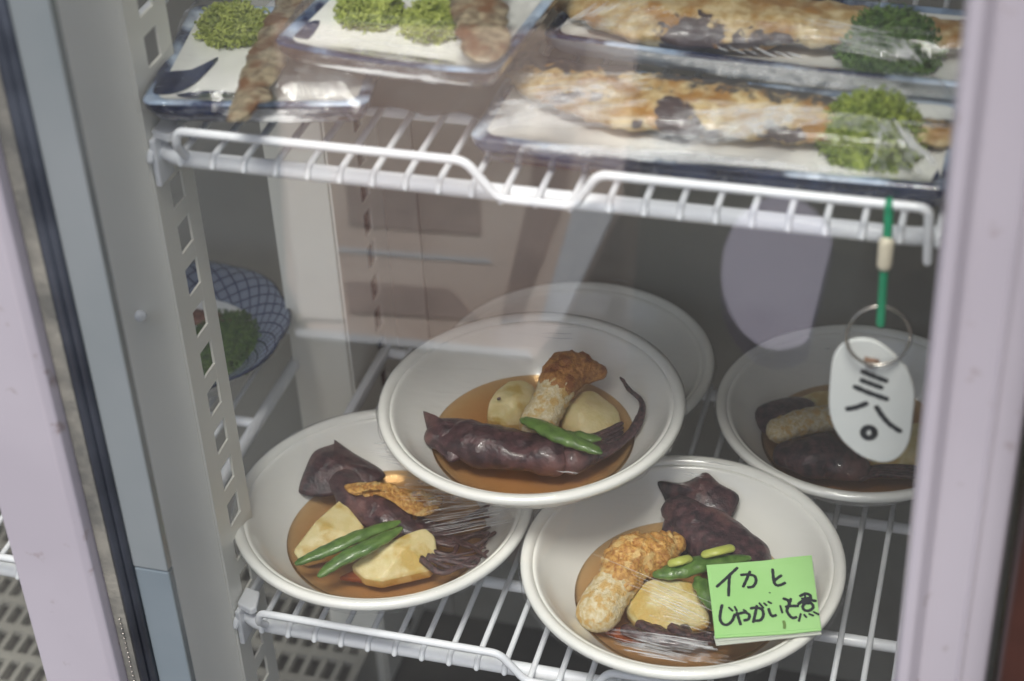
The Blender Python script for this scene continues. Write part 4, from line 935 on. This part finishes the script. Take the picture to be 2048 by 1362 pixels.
folds(fm['cling film over the far left plate with gathered front'], [(((450, 222), (450, 245)), ((700, 216), (690, 242)), ZP+.0270, .0016, 16), (((560, 130), (540, 200)), ((740, 150), (740, 200)), ZP+.0380, .0014, 10)])
folds(fm['cling film over the small stacked plate'], [(((600, 110), (640, 135)), ((960, 150), (980, 170)), ZP+.0480, .0014, 7), (((560, 70), (640, 20)), ((960, 120), (1060, 60)), ZP+.0600, .0012, 8), (((640, 60), (700, 110)), ((930, 90), (960, 140)), ZP+.0560, .0030, 4)])
folds(fm['wrinkled cling film stretched over the left front bowl'], [(((740, 885), (800, 960)), ((930, 930), (1000, 990)), .0487, .0012, 20), (((830, 1000), (850, 1060)), ((1010, 960), (1040, 1010)), .0487, .0010, 14), (((760, 910), (840, 1010)), ((900, 940), (1010, 980)), .0486, .0040, 6)])
folds(fm['cling film with bright streaks over the right front bowl'], [(((1200, 1255), (1260, 1310)), ((1430, 1290), (1480, 1330)), .0488, .0014, 14), (((1230, 1150), (1300, 1230)), ((1420, 1220), (1430, 1270)), .0488, .0009, 8)])

# ---------------------------------------------------------------- latticed plate on the left shelf
LP = thing('lattice_plate', 'scalloped dish with blue lattice rim behind the slotted left post', 'plate')
lc = np.array([-.5210, .9000, .012])
m = bpy.data.materials.new('lattice_glaze'); m.use_nodes = True; nt = m.node_tree; n = nt.nodes; l = nt.links; pb = n['Principled BSDF']; pb.inputs['Roughness'].default_value = .2
uv = n.new('ShaderNodeTexCoord'); sp = n.new('ShaderNodeSeparateXYZ'); l.new(uv.outputs['UV'], sp.inputs[0])
def mth(op, a, b_=None, cl=False):
    q = n.new('ShaderNodeMath'); q.operation = op; q.use_clamp = cl
    for i, v in enumerate((a, b_)):
        if v is None: continue
        if isinstance(v, (int, float)): q.inputs[i].default_value = v
        else: l.new(v, q.inputs[i])
    return q.outputs[0]
ua = mth('MULTIPLY', sp.outputs[0], 34); vb = mth('MULTIPLY', sp.outputs[1], 3.0)
def line(x, wth): return mth('LESS_THAN', mth('ABSOLUTE', mth('SUBTRACT', mth('FRACT', x), .5)), wth)
L1 = line(mth('ADD', ua, vb), .10); L2 = line(mth('SUBTRACT', ua, vb), .10)
L3 = line(mth('MULTIPLY', mth('ADD', ua, vb), 3), .18); L4 = line(mth('MULTIPLY', mth('SUBTRACT', ua, vb), 3), .18)
big = mth('MAXIMUM', L1, L2); sm_ = mth('MULTIPLY', mth('MAXIMUM', L3, L4), .5); tot = mth('MAXIMUM', big, sm_)
rp = n.new('ShaderNodeMixRGB'); l.new(tot, rp.inputs[0]); rp.inputs[1].default_value = (.34, .39, .50, 1); rp.inputs[2].default_value = (.03, .045, .12, 1)
l.new(rp.outputs[0], pb.inputs['Base Color']); M_['lattice'] = m
def scal(a, r): return 1+.028*abs(math.sin(4.5*a))*min(1, (r/.078)**4) if r > .04 else 1
def lring(prof, nm, mt, uvs=None, closed=False):
    b = MB(); b.lathe(prof, lc, 144, rfun=scal); o = b.build(nm, mt, LP)
    if uvs:
        ul = o.data.uv_layers.new(name='UVMap')
        for lp in o.data.loops:
            vi = lp.vertex_index; i, k = divmod(vi, 144); ul.data[lp.index].uv = (k/144, i/(len(prof)-1))
        for p in o.data.polygons:
            us = [ul.data[i].uv[0] for i in p.loop_indices]
            if max(us)-min(us) > .5:
                for i in p.loop_indices:
                    if ul.data[i].uv[0] < .5: ul.data[i].uv[0] += 1
    return o
lring([(.0545, .0245), (.060, .029), (.066, .034), (.072, .0375), (.076, .0395)], 'lattice_rim', M_['lattice'], True)
lring([(.076, .0395), (.0772, .0392), (.0775, .0383), (.0760, .0375)], 'rim_edge', M_['navy'])
lring([(.0545, .0243), (.050, .017), (.042, .010), (.025, .007), (0, .0065)], 'well', M_['plate'])
lring([(.0762, .0376), (.062, .024), (.048, .008), (.032, .002), (.031, 0), (.0, .001)], 'underside', M_['plate'])
weed('green chopped seaweed in the latticed dish behind the post', PZ(455, 690, .030), .0300, .0340, .012, 2400, M_['weedd'], 8, 'heaps of green seaweed')
sq = thing('fish_slice', 'reddish brown fish slices in the latticed dish behind the post', 'fish')
for k, (dx, dy, a) in enumerate(((.022, .030, -.3), (.004, .034, .1), (-.018, .026, .3), (-.036, .008, .8), (-.040, -.014, 1.3))):
    c = lc+np.array([dx, dy, .018+.001*k+.004]); P = []
    for q in range(8):
        an = 2*math.pi*q/8; v = np.array([.019*math.cos(an), .009*math.sin(an)]); P.append(c+np.array([v[0]*math.cos(a)-v[1]*math.sin(a), v[0]*math.sin(a)+v[1]*math.cos(a), 0]))
    MB().pillow(P, .004, 3, 6, .001, 150, .6, seed=k).build('slice', M_['fishd'], sq)
fl = thing('cling_film', 'cling film over the latticed dish', 'cling film')
b = MB().lathe([(.0005, .0400), (.03, .0398), (.06, .0402), (.0765, .0408), (.0782, .0385), (.0775, .034)], lc, 144, rfun=scal); b.build('film_sheet', M_['film'], fl)
# brown translucent wrap lying on the wires between the plates
wp = MB(); nn = 24
for jj in range(nn+1):
    for ii in range(nn+1):
        x = -.318+.080*ii/nn; y = .752+.20*jj/nn
        wp.v.append((x+.03*jj/nn*0, y, HU+.0022+.0035*noise.noise(Vector((x*60, y*40, 2)))+.002))
for jj in range(nn):
    for ii in range(nn):
        k = jj*(nn+1)+ii; wp.f.append((k, k+1, k+nn+2, k+nn+1))
wo = wp.build('wrapping_sheet', M_['wrap']); tag(wo, 'brownish translucent wrap lying on the upper wires between the plates', 'wrap')
e = BC.fp(*z8(720, 578), .0150)
MB().tube([tuple(e), tuple(e+np.array([.0008, 0, .0004]))], .0009, 8).build('dark_eye', M_['char'], bpy.data.objects.get('potato_piece.002'))

# ---------------------------------------------------------------- stand-ins added outside, shaped to give the reflections in the pane
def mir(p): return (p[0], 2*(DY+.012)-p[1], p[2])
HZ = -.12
crt = thing('reflection_block', 'beige crate outside, seen only as a pale reflection', 'block')
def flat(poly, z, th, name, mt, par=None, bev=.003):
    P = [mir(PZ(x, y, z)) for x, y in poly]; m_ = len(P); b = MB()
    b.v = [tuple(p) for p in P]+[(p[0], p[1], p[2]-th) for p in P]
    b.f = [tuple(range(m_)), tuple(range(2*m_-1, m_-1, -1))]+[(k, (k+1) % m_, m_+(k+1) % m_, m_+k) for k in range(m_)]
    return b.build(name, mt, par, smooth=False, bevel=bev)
flat([(545, 40), (1280, 60), (1245, 400), (1130, 640), (1060, 725), (620, 680), (570, 560)], HZ, .22, 'block_top', M_['beige'], crt, .006)
flat([(660, 492), (980, 517), (984, 526), (660, 501)], HZ+.0018, .003, 'reflection_band', M_['wire'], crt, .0008)
flat([(590, 655), (1060, 700), (1065, 716), (592, 672)], HZ+.0018, .003, 'reflection_band', M_['wire'], crt, .0008)
flat([(1150, 400), (1235, 410), (1125, 640), (1080, 640)], HZ+.0018, .003, 'reflection_band', M_['wire'], crt, .0008)
flat([(690, 360), (960, 380), (965, 470), (700, 450)], HZ+.0018, .003, 'reflection_patch', M_['pinkpl'], crt, .0008)  # pinkish patches added to give the reflection its darker tones
flat([(690, 560), (900, 575), (960, 640), (700, 625)], HZ+.0018, .003, 'reflection_patch', M_['pinkpl'], crt, .0008)
flat([(560, 300), (655, 305), (690, 640), (600, 635)], HZ+.0030, .003, 'reflection_band', M_['palebg'], crt, .0008)
flat([(1100, 60), (1180, 60), (1130, 400), (1040, 640), (1000, 640), (1060, 380)], HZ+.0026, .003, 'reflection_patch', M_['pinkpl'], crt, .0008)
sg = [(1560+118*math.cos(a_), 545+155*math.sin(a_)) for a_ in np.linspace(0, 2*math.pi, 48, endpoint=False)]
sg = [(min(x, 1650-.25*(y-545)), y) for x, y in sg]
dk = flat(sg, HZ, .02, 'reflection_disc', M_['sign'], None, .001); tag(dk, 'round lavender disc with one straight side, added for its reflection in the glass', 'sign')  # made-up disc, cut to the outline of the lavender reflection
